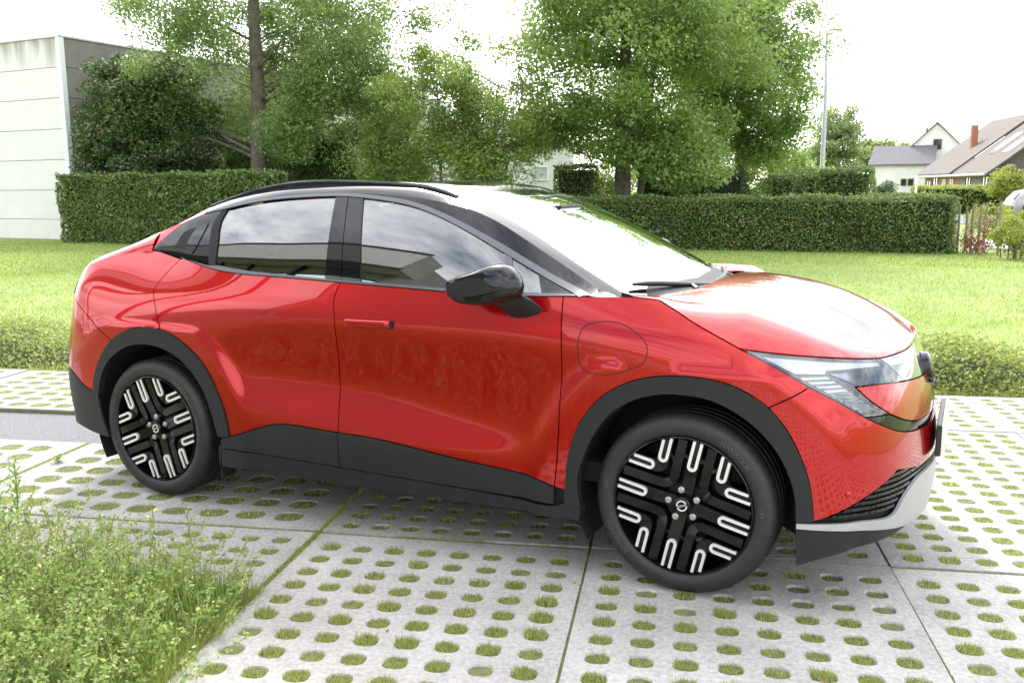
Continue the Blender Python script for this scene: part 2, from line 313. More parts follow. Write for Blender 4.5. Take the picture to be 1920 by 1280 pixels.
def slab_mesh(w, d, nu, nv, pu, pv, hu, hv, u_off, v_off, key):
    if key in SLAB: return SLAB[key]
    b = MB(); ang = []
    ca = math.atan2(pv, pu); base = [ca, math.pi-ca, math.pi+ca, 2*math.pi-ca]; ang = sorted(base+[k*math.pi/2 for k in range(4)]+[k*math.pi/2+f for k in range(4) for f in (.38, 1.19)]); n = len(ang)
    for i in range(nu):
        for j in range(nv):
            cx_, cy_ = u_off+i*pu, v_off+j*pv
            x0 = 0 if i == 0 else cx_-pu/2; x1 = w if i == nu-1 else cx_+pu/2; y0 = 0 if j == 0 else cy_-pv/2; y1 = d if j == nv-1 else cy_+pv/2
            O_, H = [], []
            for a in ang:
                c, s = math.cos(a), math.sin(a)
                if a in base: O_.append((x1 if c > 0 else x0, y1 if s > 0 else y0))
                else:
                    tx = ((x1-cx_) if c > 1e-9 else (x0-cx_))/c if abs(c) > 1e-9 else 1e9; ty = ((y1-cy_) if s > 1e-9 else (y0-cy_))/s if abs(s) > 1e-9 else 1e9
                    t = min(tx, ty); O_.append((cx_+c*t, cy_+s*t))
                e = 3.0; k = (abs(c)**e+abs(s)**e)**(-1/e); H.append((c*k, s*k))
            V = [(x, y, 0) for x, y in O_]+[(cx_+x*hu/2, cy_+y*hv/2, 0) for x, y in H]+[(cx_+x*(hu/2-.004), cy_+y*(hv/2-.004), -.006) for x, y in H]+[(cx_+x*(hu/2-.008), cy_+y*(hv/2-.008), -.05) for x, y in H]
            F = [(r*n+k, r*n+(k+1)%n, (r+1)*n+(k+1)%n, (r+1)*n+k) for r in range(3) for k in range(n)]
            b.add(V, F)
    for P, q in (((0,0),(w,0)), ((w,0),(w,d)), ((w,d),(0,d)), ((0,d),(0,0))): b.add([(*P,0),(*q,0),(*q,-.1),(*P,-.1)], [(0,3,2,1)])
    me = mesh(key, b.V, b.F); bm = bmesh.new(); bm.from_mesh(me); bmesh.ops.remove_doubles(bm, verts=bm.verts, dist=1e-5); bmesh.ops.recalc_face_normals(bm, faces=bm.faces); bm.to_mesh(me); bm.free()
    if sum(p.normal.z for p in me.polygons) < 0: me.flip_normals()
    me.materials.append(conc); SLAB[key] = me; return me
HOLES = []      # (u, v, half-u, half-v, kind)
def slab(u0, u1, v0, v1, typ):
    w, d = u1-u0, v1-v0
    pu, pv, hu, hv = (.142,.130,.085,.077) if typ == 'A' else (.190,.175,.138,.122)
    nu, nv = int((w-.05)/pu), int((d-.04)/pv); uo, vo = (w-(nu-1)*pu)/2, (d-(nv-1)*pv)/2
    me = slab_mesh(w, d, nu, nv, pu, pv, hu, hv, uo, vo, '%s_%.2f_%.2f' % (typ, w, d))
    o = link('slab', me, None, pav, (u0, v0, random.uniform(-.0025, .0015)), (random.uniform(-.0012,.0012), random.uniform(-.0012,.0012), random.uniform(-.002,.002)))
    for i in range(nu):
        for j in range(nv): HOLES.append((u0+uo+i*pu, v0+vo+j*pv, hu/2, hv/2))
for k in range(5):
    u0 = k*1.215; a = .02*math.sin(k*2.1)
    slab(u0, u0+1.203, -2.25, -.012+max(a,0)*.2, 'A'); slab(u0, u0+1.203, .012, 2.27, 'A'); slab(u0, u0+1.203, 2.29, 3.31, 'A')
for k in range(4): slab(k*1.215, k*1.215+1.203, -4.52, -2.265, 'A')
slab(-1.955, -.02, -.62, -.012, 'A'); slab(-3.9, -1.97, -.62, -.012, 'A')
for k in range(3): slab(-1.955-k*1.965, -.02-k*1.965, .012, 1.2, 'B')
for k in range(4): slab(-1.955-k*1.965, -.02-k*1.965, 1.96, 3.24, 'B')
# grass in the holes and joints
cam_uv = np.array([(np.array(CAM_POS[:2])-UO)@UU, (np.array(CAM_POS[:2])-UO)@VV])
R0 = []; Hh = []; Ww = []; EMPTY = [(.114,-.914),(.10,-1.06)]
for (u, v, a, b) in HOLES:
    dist = math.hypot(u-cam_uv[0], v-cam_uv[1]); r = random.random()
    bare = (1.95 < u < 2.45 and -.75 < v < -.25 and r < .45) or r < .015 or any(math.hypot(u-e[0], v-e[1]) < .07 for e in EMPTY)
    n = int(240 if dist < 3.4 else 130 if dist < 5 else 60); hgt = random.choice([.003,.005,.008,.011,.016])*(1.15 if v < -.4 else 1)
    if bare: n = 6 if r > .01 else 0
    _w = uvw(u, v)-np.array(CAM_POS[:2]); _d = float(_w@np.array([math.sin(YAW), math.cos(YAW)])); _l = abs(float(_w@np.array([math.cos(YAW), -math.sin(YAW)])))
    if _d < 1.5 or _l > _d*.62+.5: n = n//6      # beside and behind the viewpoint: thinner
    elif random.random() < .12: n = int(n*.45); hgt *= .7
    t = RNG.uniform(0, 2*np.pi, n); q = np.sqrt(RNG.uniform(0, 1, n))*.99
    c, s = np.cos(t), np.sin(t); k = (np.abs(c)**3+np.abs(s)**3)**(-1/3)
    pu_ = u+c*k*q*a; pv_ = v+s*k*q*b; xy = uvw(pu_, pv_); R0.append(np.column_stack([xy, np.full(n, -.009)])); Hh.append(np.full(n, hgt+.009)); Ww.append(np.full(n, .0042 if dist < 5 else .0065))
def joint(u0, v0, u1, v1, n, h):
    t = RNG.uniform(0, 1, n); d = RNG.normal(0, .008, n); L = math.hypot(u1-u0, v1-v0); nu_, nv_ = -(v1-v0)/L, (u1-u0)/L
    xy = uvw(u0+(u1-u0)*t+d*nu_, v0+(v1-v0)*t+d*nv_); R0.append(np.column_stack([xy, np.full(n, -.025)])); Hh.append(np.full(n, h+.025)); Ww.append(np.full(n, .0045))
joint(-.01,-.62,-.01,1.2,3800,.016); joint(-.01,-1.5,-.01,-.62,2200,.035); joint(-1.95,0,0,0,2600,.012); joint(0,0,1.2,0,900,.008); joint(.35,0,.75,0,700,.012); joint(-1.96,0,-1.96,1.2,1500,.012)
joint(1.21,-1.6,1.21,0,700,.006); joint(2.425,-1.6,2.425,0,700,.006); joint(-4,3.3,5,3.36,3000,.06)
n = 70; u = RNG.uniform(-1.8, 3.8, n); v = RNG.uniform(-1.4, 2.4, n); xy = uvw(u, v)
tag(link('leaf_litter', quads('leaf_litter', qleaves(np.column_stack([xy, np.full(n, .004)]), .022, .5, .93)), leafmat('dry_leaf', (.16,.09,.04), (.34,.24,.12), None, .1)), 'scattered dry leaves on the paving', 'leaves', kind='stuff')
pg = link('paving_grass', quads('paving_grass', qblades(np.concatenate(R0), np.concatenate(Hh), np.concatenate(Ww), .93)), leafmat('hole_grass', (.22,.285,.075), (.38,.42,.14), (.56,.50,.28), .42))
tag(pg, 'short grass tufts growing in the holes and joints of the concrete slabs', 'grass', kind='stuff')
# lawn blades
def region(n, poly_uv_fn): return poly_uv_fn(n)
def scatter(n, x0, x1, y0, y1, keep):
    P = np.column_stack([RNG.uniform(x0, x1, n), RNG.uniform(y0, y1, n)]); return P[keep(P)]
fw = np.array([math.sin(YAW), math.cos(YAW)]); rt = np.array([math.cos(YAW), -math.sin(YAW)]); cp = np.array(CAM_POS[:2])
inv_ = lambda P: np.abs((P-cp)@rt) < ((P-cp)@fw)*.60+1.5
LG = []
for n, dmin, dmax, h, w in ((120000, 6, 12, .045, .0075), (80000, 11, 20, .05, .013), (50000, 19, 33, .055, .025)):
    P = scatter(int(n*2.2), -28, 5, 2.5, 24, lambda P: (((P-UO)@VV) > 4.5) & inv_(P) & (np.linalg.norm(P-cp, axis=1) > dmin) & (np.linalg.norm(P-cp, axis=1) < dmax) & (P[:,1] < 16.2+.155*(P[:,0]+14)+.6))
    P = P[:n]; z = -.10+.10*np.clip((((P-UO)@VV)-3.6)/3, 0, 1)
    LG.append(qblades(np.column_stack([P, z-.004]), h, w, .8))
tag(link('lawn_grass', quads('lawn_grass', np.concatenate(LG)), leafmat('lawn_blade', (.19,.27,.045), (.31,.38,.085), (.44,.43,.17), .42)), 'sunlit mown grass of the lawn behind the car', 'grass', kind='stuff')
# ---- low ground cover: arching twigs set with small leaves ----
def cover(name, n, base_fn, ln, leaf, step, m, label, lean=.9, out=None):
    ST = []; LF = []
    B = base_fn(n)
    for k in range(len(B)):
        L = ln*random.uniform(.5, 1.25); a = random.uniform(0, 2*math.pi); tl = random.uniform(.35, lean)
        if out is not None and random.random() < .4: a = out(B[k])+random.uniform(-.6,.6)
        m_ = int(L/step); s = np.linspace(0, 1, max(m_, 4)); hx = np.sin(s*tl*1.5)*L*.8; hz = (s-.35*tl*s*s)*L*math.cos(tl*.6)
        P = np.column_stack([B[k,0]+hx*math.cos(a), B[k,1]+hx*math.sin(a), B[k,2]+hz]); P[:,:2] += RNG.normal(0, .004, (len(P), 2))
        w = .0016 if leaf < .022 else .003; d = np.array([-math.sin(a), math.cos(a), 0])*w
        Ps = P[::3] if len(P) > 9 else P; ST.append(np.stack([Ps[:-1]-d, Ps[:-1]+d, Ps[1:]+d*.8, Ps[1:]-d*.8], 1))
        C = P[len(P)//7:]; C = np.concatenate([C, C])+RNG.normal(0, leaf*.42, (2*len(C), 3)); LF.append(C)
    o = link(name, quads(name, np.concatenate(ST)), mat('twig_'+name, (.16,.11,.06), .8)); tag(o, kind='stuff'); tag(o, label, 'ground cover')
    lf = link('leaves', quads('leaves', qleaves(np.concatenate(LF), leaf, .55, .45)), m, o); lf['kind'] = 'stuff'
    return o
cov_m = leafmat('cover_leaf', (.16,.25,.065), (.32,.42,.135), (.52,.52,.24), .45, .42, spec=.4)
def bedbase(n):
    u = -RNG.uniform(0, 1, n)**.9*2.9-.03; v = -.66-RNG.uniform(0, 1, n)*1.5; f = u < -1.35; v[f] += .36*RNG.uniform(0, 1, f.sum()); xy = uvw(u, v)
    z = -.06+.13*np.clip(-u/.9, 0, 1)*np.clip((-.55-v)/.3, 0, 1)*RNG.uniform(.2, 1, n); return np.column_stack([xy, z])
bed = MB(); xs = np.linspace(-3.6, -.02, 24); ys = np.linspace(-2.8, -.64, 16)
bed.add([(*uvw(u, v), -.07+.15*min(1, max(0, (-.1-u)/.6))*min(1, max(0, (-.68-v)/.35))+random.uniform(-.01,.01)) for v in ys for u in xs], [(j*24+i, j*24+i+1, (j+1)*24+i+1, (j+1)*24+i) for j in range(15) for i in range(23)])
tag(bed.build('planting_bed', mat('bed_soil', (.045,.05,.022), .95, noise=(20, (.07,.09,.03), .4, .65), bump=(40, 1, .02))), kind='structure')
cover('creeping_shrub', 3300, bedbase, .36, .0175, .0115, cov_m, 'low leafy creeping shrub filling the bed in the left foreground', 1.0)
# long grass and clover at the bed's edge
n = 7500; u = -np.abs(RNG.normal(0, .34, n))-.005; v = -.66-RNG.uniform(0, 1, n)*.8-np.abs(u)*.15; f = RNG.uniform(0, 1, n) < .35; u[f] = -RNG.uniform(0, 2.0, f.sum()); v[f] = -.62-RNG.uniform(0, .25, f.sum())
xy = uvw(u, v); tag(link('edge_grass', quads('edge_grass', qblades(np.column_stack([xy, np.full(n, -.05)+.08*np.clip(-u/.6, 0, 1)]), np.where(RNG.uniform(0, 1, n) < .12, .26, .12), .0045, .85)), leafmat('long_grass', (.15,.24,.05), (.27,.35,.10), (.45,.42,.20), .42)), 'longer green grass spilling over the edge of the planting bed', 'grass', kind='stuff')
# ---- the low bank of shrubs between paving and lawn ----
bank = MB(); us = np.linspace(-11, 7, 60); vs = np.linspace(3.36, 5.0, 9)
def bz(u, v): t = (v-3.36)/1.64; return -.09+(.30+.05*math.sin(u*2.3)+.04*math.sin(u*5.1+1))*max(0, math.sin(math.pi*min(1, t*.75+.20)))*min(1, t*5+.25)
bank.add([(*uvw(u, v), bz(u, v)-.06) for v in vs for u in us], [(j*60+i, j*60+i+1, (j+1)*60+i+1, (j+1)*60+i) for j in range(8) for i in range(59)])
tag(bank.build('shrub_bank', MATS['bed_soil'], smooth=True), kind='structure')
n = 90000; u = np.where(RNG.uniform(0, 1, n) < .5, RNG.uniform(-10.5, -1.5, n), RNG.uniform(.5, 6.5, n)); v = 3.33+1.62*RNG.uniform(0, 1, n)**1.2
z = np.array([bz(a, b) for a, b in zip(u, v)])+RNG.normal(.01, .035, n); xy = uvw(u, v)
tag(link('bank_shrub', quads('bank_shrub', qleaves(np.column_stack([xy, np.maximum(z, -.06)]), .034, .55, .4)), leafmat('bank_leaf', (.15,.22,.05), (.36,.43,.13), (.52,.52,.23), .42, .4)), 'dense low shrubs along the far edge of the paving', 'ground cover', kind='stuff')
# ================= panels cut from the body surfaces =================
def crom(P, step):
    P = [np.array(p, float) for p in P]
    if len(P) == 2:
        n = max(1, int(np.linalg.norm(P[1]-P[0])/step)); return [P[0] + (P[1]-P[0])*i/n for i in range(n)]
    out = []
    for i in range(len(P)-1):
        p1, p2 = P[i], P[i+1]; p0 = P[i-1] if i else 2*p1-p2; p3 = P[i+2] if i+2 < len(P) else 2*p2-p1
        n = max(1, int(np.linalg.norm(p2-p1)/step))
        a = .5
        t0 = 0; t1 = t0+max(np.linalg.norm(p1-p0), 1e-6)**a; t2 = t1+max(np.linalg.norm(p2-p1), 1e-6)**a; t3 = t2+max(np.linalg.norm(p3-p2), 1e-6)**a
        for k in range(n):
            t = t1 + (t2-t1)*k/n
            A1 = (t1-t)/(t1-t0)*p0+(t-t0)/(t1-t0)*p1; A2 = (t2-t)/(t2-t1)*p1+(t-t1)/(t2-t1)*p2; A3 = (t3-t)/(t3-t2)*p2+(t-t2)/(t3-t2)*p3
            B1 = (t2-t)/(t2-t0)*A1+(t-t0)/(t2-t0)*A2; B2 = (t3-t)/(t3-t1)*A2+(t-t1)/(t3-t1)*A3
            out.append((t2-t)/(t2-t1)*B1+(t-t1)/(t2-t1)*B2)
    return out
def outline(segs, step=.02):
    o = []
    for s in segs: o += crom(s, step)
    P = [o[0]]
    for q in o[1:]:
        if np.linalg.norm(q-P[-1]) > 1e-4: P.append(q)
    if np.linalg.norm(P[0]-P[-1]) < 1e-4: P.pop()
    return np.array(P)
def inset(P, g, keep=None):
    n = len(P); a = sum(P[i][0]*P[(i+1)%n][1]-P[(i+1)%n][0]*P[i][1] for i in range(n)); sg = 1 if a > 0 else -1
    Q = P.copy()
    for i in range(n):
        e1 = P[i]-P[i-1]; e2 = P[(i+1)%n]-P[i]; e1 = e1/np.linalg.norm(e1); e2 = e2/np.linalg.norm(e2)
        n1 = np.array([-e1[1], e1[0]])*sg; n2 = np.array([-e2[1], e2[0]])*sg
        m = n1+n2; l = np.linalg.norm(m)
        if l < .3: continue
        m /= l; k = g/max(m@n1, .35)
        if keep is None or not keep(P[i]): Q[i] = P[i]+m*k
    return Q
def _half(P, ax, v, gt):
    out = []; n = len(P)
    for i in range(n):
        a, b = P[i], P[(i+1)%n]; ia = (a[ax] >= v) if gt else (a[ax] <= v); ib = (b[ax] >= v) if gt else (b[ax] <= v)
        if ia: out.append(a)
        if ia != ib:
            t = (v-a[ax])/(b[ax]-a[ax]); c = [a[0]+(b[0]-a[0])*t, a[1]+(b[1]-a[1])*t]; c[ax] = v; out.append(tuple(c))
    return out
def cells(P, ca, cb):
    P = [tuple(map(float, p)) for p in P]; A = [p[0] for p in P]
    idx = {}; V = []; F = []
    i = math.floor(min(A)/ca)
    while i*ca < max(A):
        S = _half(_half(P, 0, i*ca, True), 0, (i+1)*ca, False); i += 1
        if len(S) < 3: continue
        B = [p[1] for p in S]; j = math.floor(min(B)/cb)
        while j*cb < max(B):
            C = _half(_half(S, 1, j*cb, True), 1, (j+1)*cb, False); j += 1
            f = []
            for c in C:
                k = (round(c[0], 5), round(c[1], 5))
                if k not in idx: idx[k] = len(V); V.append(c)
                if idx[k] not in f: f.append(idx[k])
            if len(f) >= 3: F.append(f)
    return np.array(V), F
def surf_normals(fn, ab, out):
    e = 4e-4; a, b = ab[:,0], ab[:,1]
    n = np.cross(fn(a+e, b)-fn(a-e, b), fn(a, b+e)-fn(a, b-e)); n /= np.maximum(np.linalg.norm(n, axis=1, keepdims=True), 1e-12)
    return n if out > 0 else -n
def panel_data(fn, segs, out=1, cell=.03, gap=.0025, rim=.012, off=0., step=.02, keep=None, cb=None):
    P = outline(segs, step) if isinstance(segs, list) else segs
    if gap: P = inset(P, gap, keep)
    ab, F = cells(P, cell, cb or cell)
    V = fn(ab[:,0], ab[:,1]); N = surf_normals(fn, ab, out); V = V + N*off
    # wind faces to the normal
    G = []
    for f in F:
        a, b, c = V[f[0]], V[f[1]], V[f[2]]; nn = np.zeros(3)
        for k in range(len(f)): nn += np.cross(V[f[k]], V[f[(k+1)%len(f)]])
        G.append(f if nn@N[f[0]] > 0 else f[::-1])
    V = list(V); N = list(N)
    if rim:
        R = fn(P[:,0], P[:,1]); Rn = surf_normals(fn, P, out); R = R + Rn*off; n = len(P); b = len(V)
        T = np.roll(R, -1, 0)-np.roll(R, 1, 0); S = np.cross(T, Rn); S /= np.maximum(np.linalg.norm(S, axis=1, keepdims=True), 1e-9)
        cen = np.mean(R, 0)
        if np.mean(np.einsum('ij,ij->i', S, R-cen)) < 0: S = -S
        for i in range(n): V += [R[i], R[i]-Rn[i]*rim]; N += [S[i], S[i]]
        for i in range(n):
            j = (i+1)%n; q = [b+2*i, b+2*j, b+2*j+1, b+2*i+1]
            nn = np.cross(V[q[1]]-V[q[0]], V[q[3]]-V[q[0]])
            G.append(q if nn@S[i] > 0 else q[::-1])
    return np.array(V), G, np.array(N)
def mirror_data(d):
    V, F, N = d; return V*[1,-1,1], [f[::-1] for f in F], N*[1,-1,1]
def join_data(*ds):
    V = []; F = []; N = []; b = 0
    for v, f, n in ds:
        V.append(v); N.append(n); F += [[i+b for i in g] for g in f]; b += len(v)
    return np.concatenate(V), F, np.concatenate(N)
def put(name, d, m, parent): return link(name, mesh(name, d[0], d[1], d[2]), m, parent)
def both(name, d, m, parent):
    """the seen side and its mirror twin; returns the two objects"""
    return put(name, d, m, parent), put(name, mirror_data(d), m, parent)
def sym(name, d, m, parent): return put(name, join_data(d, mirror_data(d)), m, parent)
def loft(A, B, k=6, bulge=0., up=(0,0,1)):
    """smooth band between two 3-D polylines of equal count"""
    A = np.array(A); B = np.array(B); n = len(A); V = []
    for j in range(k+1):
        t = j/k; V.append(A*(1-t)+B*t+np.array(up)*bulge*4*t*(1-t))
    V = np.array(V)                                   # (k+1,n,3)
    du = np.gradient(V, axis=1); dv = np.gradient(V, axis=0); N = np.cross(du, dv); N /= np.maximum(np.linalg.norm(N, axis=2, keepdims=True), 1e-9)
    F = [[j*n+i, j*n+i+1, (j+1)*n+i+1, (j+1)*n+i] for j in range(k) for i in range(n-1)]
    return V.reshape(-1,3), F, N.reshape(-1,3)
def faceout(d, ref):
    V, F, N = d
    if np.mean(np.einsum('ij,ij->i', N, np.broadcast_to(ref, N.shape))) < 0: N = -N
    G = []
    for f in F:
        nn = np.cross(V[f[1]]-V[f[0]], V[f[-1]]-V[f[0]])
        if np.linalg.norm(nn) < 1e-12: nn = np.cross(V[f[2]]-V[f[1]], V[f[-1]]-V[f[1]])
        G.append(f if nn@N[f[0]] > 0 else f[::-1])
    return V, G, N
# ================= the red car =================
paint = mat('red_paint', (.43,.004,.005), .22, .62, coat=1.0, coat_rough=.008, ior=1.5, spec=.08)
gblack = mat('gloss_black', (.003,.003,.0045), .04, 0, spec=.5)
plast = mat('dark_grey_plastic', (.013,.014,.015), .48, spec=.3, noise=(160, (.020,.021,.022), .35, .7), bump=(700, .25, .0008))
dark = mat('inner_black', (.006,.006,.006), .8)
silver = mat('satin_silver', (.46,.47,.49), .38, .6)
satin = mat('satin_grey_trim', (.13,.133,.14), .32, .8)
rubber = mat('tyre_rubber', (.014,.014,.0145), .55, noise=(40, (.024,.0235,.023), .4, .75), bump=(300, .2, .0006))
rimblack = mat('rim_gloss_black', (.004,.004,.0045), .10, 0, spec=.35)
machined = mat('machined_silver', (.78,.78,.76), .36, .5)
white_lens = mat('white_light_guide', (.86,.88,.90), .25, 0, coat=1)
fabric = mat('seat_fabric', (.03,.03,.033), .8)
cabin_mat = mat('cabin_plastic', (.05,.05,.055), .7)
rearglass = glassmat('privacy_glass', (.045,.05,.06), extra=.14)
sideglass = glassmat('side_glass', (.48,.60,.58), extra=.15)
frontglass = glassmat('windscreen_glass', (.45,.52,.50), extra=.06, gain=2.4)
lampglass = glassmat('lamp_cover', (.88,.90,.93), extra=.05)
car = empty('parked_car'); tag(car, 'large glossy red crossover car with black roof parked on grass paving', 'car')
SF, SR = S_FRONT, S_REAR
mid = lambda p: p[0] > SF-.004 or p[0] < SR+.004
S = lambda *p: list(p)
ARF_OUT = S((.884,.35),(.897,.487),(.941,.617),(1.017,.722),(1.116,.792),(1.22,.828),(1.345,.842),(1.488,.832),(1.577,.801),(1.65,.754),(1.708,.688),(1.76,.594),(1.795,.498),(1.812,.399),(1.816,.352))
ARF_IN = S((.951,.292),(.938,.40),(.967,.504),(1.01,.595),(1.08,.685),(1.158,.736),(1.261,.768),(1.355,.774),(1.45,.763),(1.56,.715),(1.65,.64),(1.715,.545),(1.75,.44),(1.757,.346))
ARR_OUT = S((-1.755,.507),(-1.723,.606),(-1.655,.715),(-1.573,.789),(-1.472,.837),(-1.354,.859),(-1.242,.856),(-1.156,.832),(-1.054,.775),(-.975,.708),(-.919,.625),(-.874,.532),(-.845,.438),(-.835,.371))
ARR_IN = S((-1.714,.476),(-1.683,.575),(-1.622,.666),(-1.544,.723),(-1.468,.758),(-1.374,.775),(-1.294,.774),(-1.206,.757),(-1.122,.722),(-1.04,.655),(-.98,.575),(-.94,.48),(-.905,.36))
FD_REAR = S((-.198,1.119),(-.208,1.095),(-.219,1.058),(-.208,.971),(-.207,.836),(-.213,.669),(-.203,.46))
FD_FRONT = S((.838,.357),(.851,.494),(.86,.707),(.864,.916),(.853,1.104))
RD_REAR = S((-1.22,1.187),(-1.262,1.139),(-1.312,1.067),(-1.321,1.04),(-1.29,.975),(-1.265,.912),(-1.244,.856))
CL_F = S((-.203,.46),(-.018,.456),(.402,.413),(.745,.381),(.838,.357))
CL_R = S((-.835,.371),(-.793,.383),(-.641,.436),(-.55,.46),(-.463,.467),(-.349,.464),(-.203,.46))
belt = lambda a, b, n=8: [(x, float(SP_B(np.array(x)))) for x in np.linspace(a, b, n)]
HSHUT = S((1.223,1.105),(1.30,1.066),(1.363,1.032),(1.471,.981),(1.539,.949))
HLOW = S((1.539,.949),(1.673,.938),(1.834,.927),(2.013,.914),(2.194,.899))
BARTOP = S((2.194,.899),(2.31,.895),(2.484,.892),(2.665,.895),(SF,.897))
HL_OUT = S((1.539,.949),(1.626,.911),(1.727,.862),(1.785,.828),(1.881,.781),(2.008,.715))
rv = lambda L: L[::-1]
fd = both('front_door', panel_data(side, [FD_REAR, CL_F, FD_FRONT, belt(.853, -.198)]), paint, car)
rd = both('rear_door', panel_data(side, [rv(FD_REAR), belt(-.198, -1.22), RD_REAR, [p for p in ARR_OUT if p[0] > -1.243], CL_R]), paint, car)
qp = panel_data(side, [RD_REAR, [(-1.244,.856)]+[p for p in ARR_OUT if p[0] < -1.243][::-1][:3]+[(-1.59,.78)], [(-1.59,.78),(-1.742,.868),(-1.858,.935),(-1.97,.985)], [(-1.97,.985),(-1.99,1.06)], [(-1.99,1.06),(-1.96,1.11),(-1.8,1.165),(-1.6,1.21),(-1.45,1.222),(-1.22,1.187)]])
gx = np.linspace(-1.45, -2.03, 24)
qe = faceout(loft(np.stack([side(x, float(SP_B(np.array(x)))-.004) for x in gx]), np.stack([np.array([x, *SP_DR(np.array(x))]) for x in gx]), 6, .012, (0,-1,.4)), (0,-1,1))
drq = [(x, float(SP_DR(np.array(x))[1])) for x in np.linspace(-1.15, -1.46, 9)]
qs = panel_data(green, [drq, [drq[-1], (-1.46,1.226)], [(-1.46,1.226),(-1.307,1.346),(-1.15,1.412)], [(-1.15,1.412), drq[0]]], gap=0, rim=0)
quarter = both('quarter_panel', join_data(qp, qe, qs), paint, car)
fe = panel_data(side, [[(.853,1.104),(.97,1.108),(1.1,1.112),(1.223,1.105)], HSHUT, [p for p in HL_OUT if p[0] < 1.786], [(1.785,.828),(1.65,.754)], rv([p for p in ARF_OUT if p[0] <= 1.65]), [(.884,.35),(.838,.357)], FD_FRONT])
fx = np.linspace(.86, 1.223, 12)
ftop = np.stack([side(x, float(np.interp(x, [.853,.97,1.1,1.223], [1.104,1.108,1.112,1.105]))-.003) for x in fx])
fin = np.stack([np.array([x, np.interp(x, [.86,1.0,1.12,1.223], [-.80,-.765,-.765,-.79]), np.interp(x, [.86,1.0,1.12,1.223], [1.06,1.06,1.07,1.085])]) for x in fx])
fl = faceout(loft(ftop, fin, 5, .010), (0,.3,1))
px_ = np.linspace(.955, 1.14, 10); zt_ = lambda x: float(np.interp(x, [.853,.97,1.1,1.223], [1.104,1.108,1.112,1.105]))
pfA = np.stack([side(x, zt_(x)-.006)+np.array([0,.006,0]) for x in px_])
pfB = np.stack([(lambda d: np.array([x, d[0]*.93, d[1]+.012]))(SP_DR(np.array(min(x, 1.2)))) for x in px_])
pfoot = both('pillar_foot', faceout(loft(pfA, pfB, 3, .0), (0,-.6,1)), gblack, car)
fend = both('front_wing', join_data(fe, fl), paint, car)
GR_TOP = S((1.83,.354),(2.177,.503),(2.378,.474),(2.6,.466),(SF,.463))
LIP_TOP = S((1.757,.346),(1.98,.347),(2.171,.342),(2.224,.386),(2.336,.431),(2.491,.442),(SF,.443))
STRIP_BOT = S((2.008,.715),(2.067,.689),(2.2,.641),(2.347,.615),(2.494,.605),(2.745,.598),(SF,.597))
STRIP_TOP = S((2.153,.709),(2.274,.668),(2.39,.645),(2.534,.637),(2.7,.628),(SF,.625))
NOSE_TOP = S((1.975,.822),(2.109,.818),(2.359,.796),(2.554,.781),(SF,.765))
fb = panel_data(side, [[(1.65,.754),(1.785,.828)], [p for p in HL_OUT if p[0] > 1.78], STRIP_BOT, [(SF,.597),(SF,.463)], rv(GR_TOP)[:-1], [(2.177,.503),(1.83,.354)], rv([p for p in ARF_OUT if p[0] >= 1.65])], keep=mid)
sym('front_bumper', fb, paint, car)
sym('nose_panel', panel_data(side, [NOSE_TOP, [(SF,.765),(SF,.625)], rv(STRIP_TOP), [(2.153,.709),(2.044,.769),(1.975,.822)]], keep=mid), paint, car)
sym('nose_strip', panel_data(side, [STRIP_BOT, [(SF,.597),(SF,.625)], rv(STRIP_TOP), [(2.153,.709),(2.008,.715)]], keep=mid, off=-.004), gblack, car)
# bonnet: top between the creases, flank bands down to the shut line
CRE = S((1.0,-.655),(1.17,-.664),(1.309,-.660),(1.47,-.648),(1.622,-.625),(1.722,-.602),(1.82,-.565),(1.901,-.505),(1.955,-.44),(2.01,-.34),(2.042,-.23),(2.055,-.11),(2.058,0))
CW = S((1.30,0),(1.296,-.2),(1.272,-.4),(1.23,-.5),(1.15,-.59),(1.0,-.655))
ht = panel_data(hood, [CRE, [(2.058,0),(1.30,0)], CW], out=1, gap=0, rim=0, cell=.035)
crp = outline([CRE], .02); crp = np.vstack([crp, [2.058, 0]])
shp = outline([S((1.12,1.112),(1.223,1.105)), HSHUT, HLOW, BARTOP], .02); shp = np.vstack([shp, [SF, .897]])
shp = inset(np.vstack([shp, [SF, 1.4], [1.1, 1.4]]), .0025, mid)[:len(shp)]
def resamp(P, n, w=None):
    P = np.array(P); d = np.concatenate([[0], np.cumsum(np.linalg.norm(np.diff(P, axis=0), axis=1))]); t = np.linspace(0, d[-1], n)
    return np.stack([np.interp(t, d, P[:,i]) for i in range(P.shape[1])], 1)
A3 = hood(crp[:,0], crp[:,1]); B3 = side(shp[:,0], shp[:,1])
i0 = int(np.argmin(np.abs(A3[:,0]-1.1)))
A3 = resamp(A3[i0:], 90); B3 = resamp(B3, 90)
band = faceout(loft(A3, B3, 10, .012, (0,-.35,1)), (0,-1,1))
lipb = faceout(loft(B3, B3+np.array([-.01,.012,-.012]), 2), (1,-1,-1))
sym('bonnet', join_data(ht, band, lipb), paint, car)
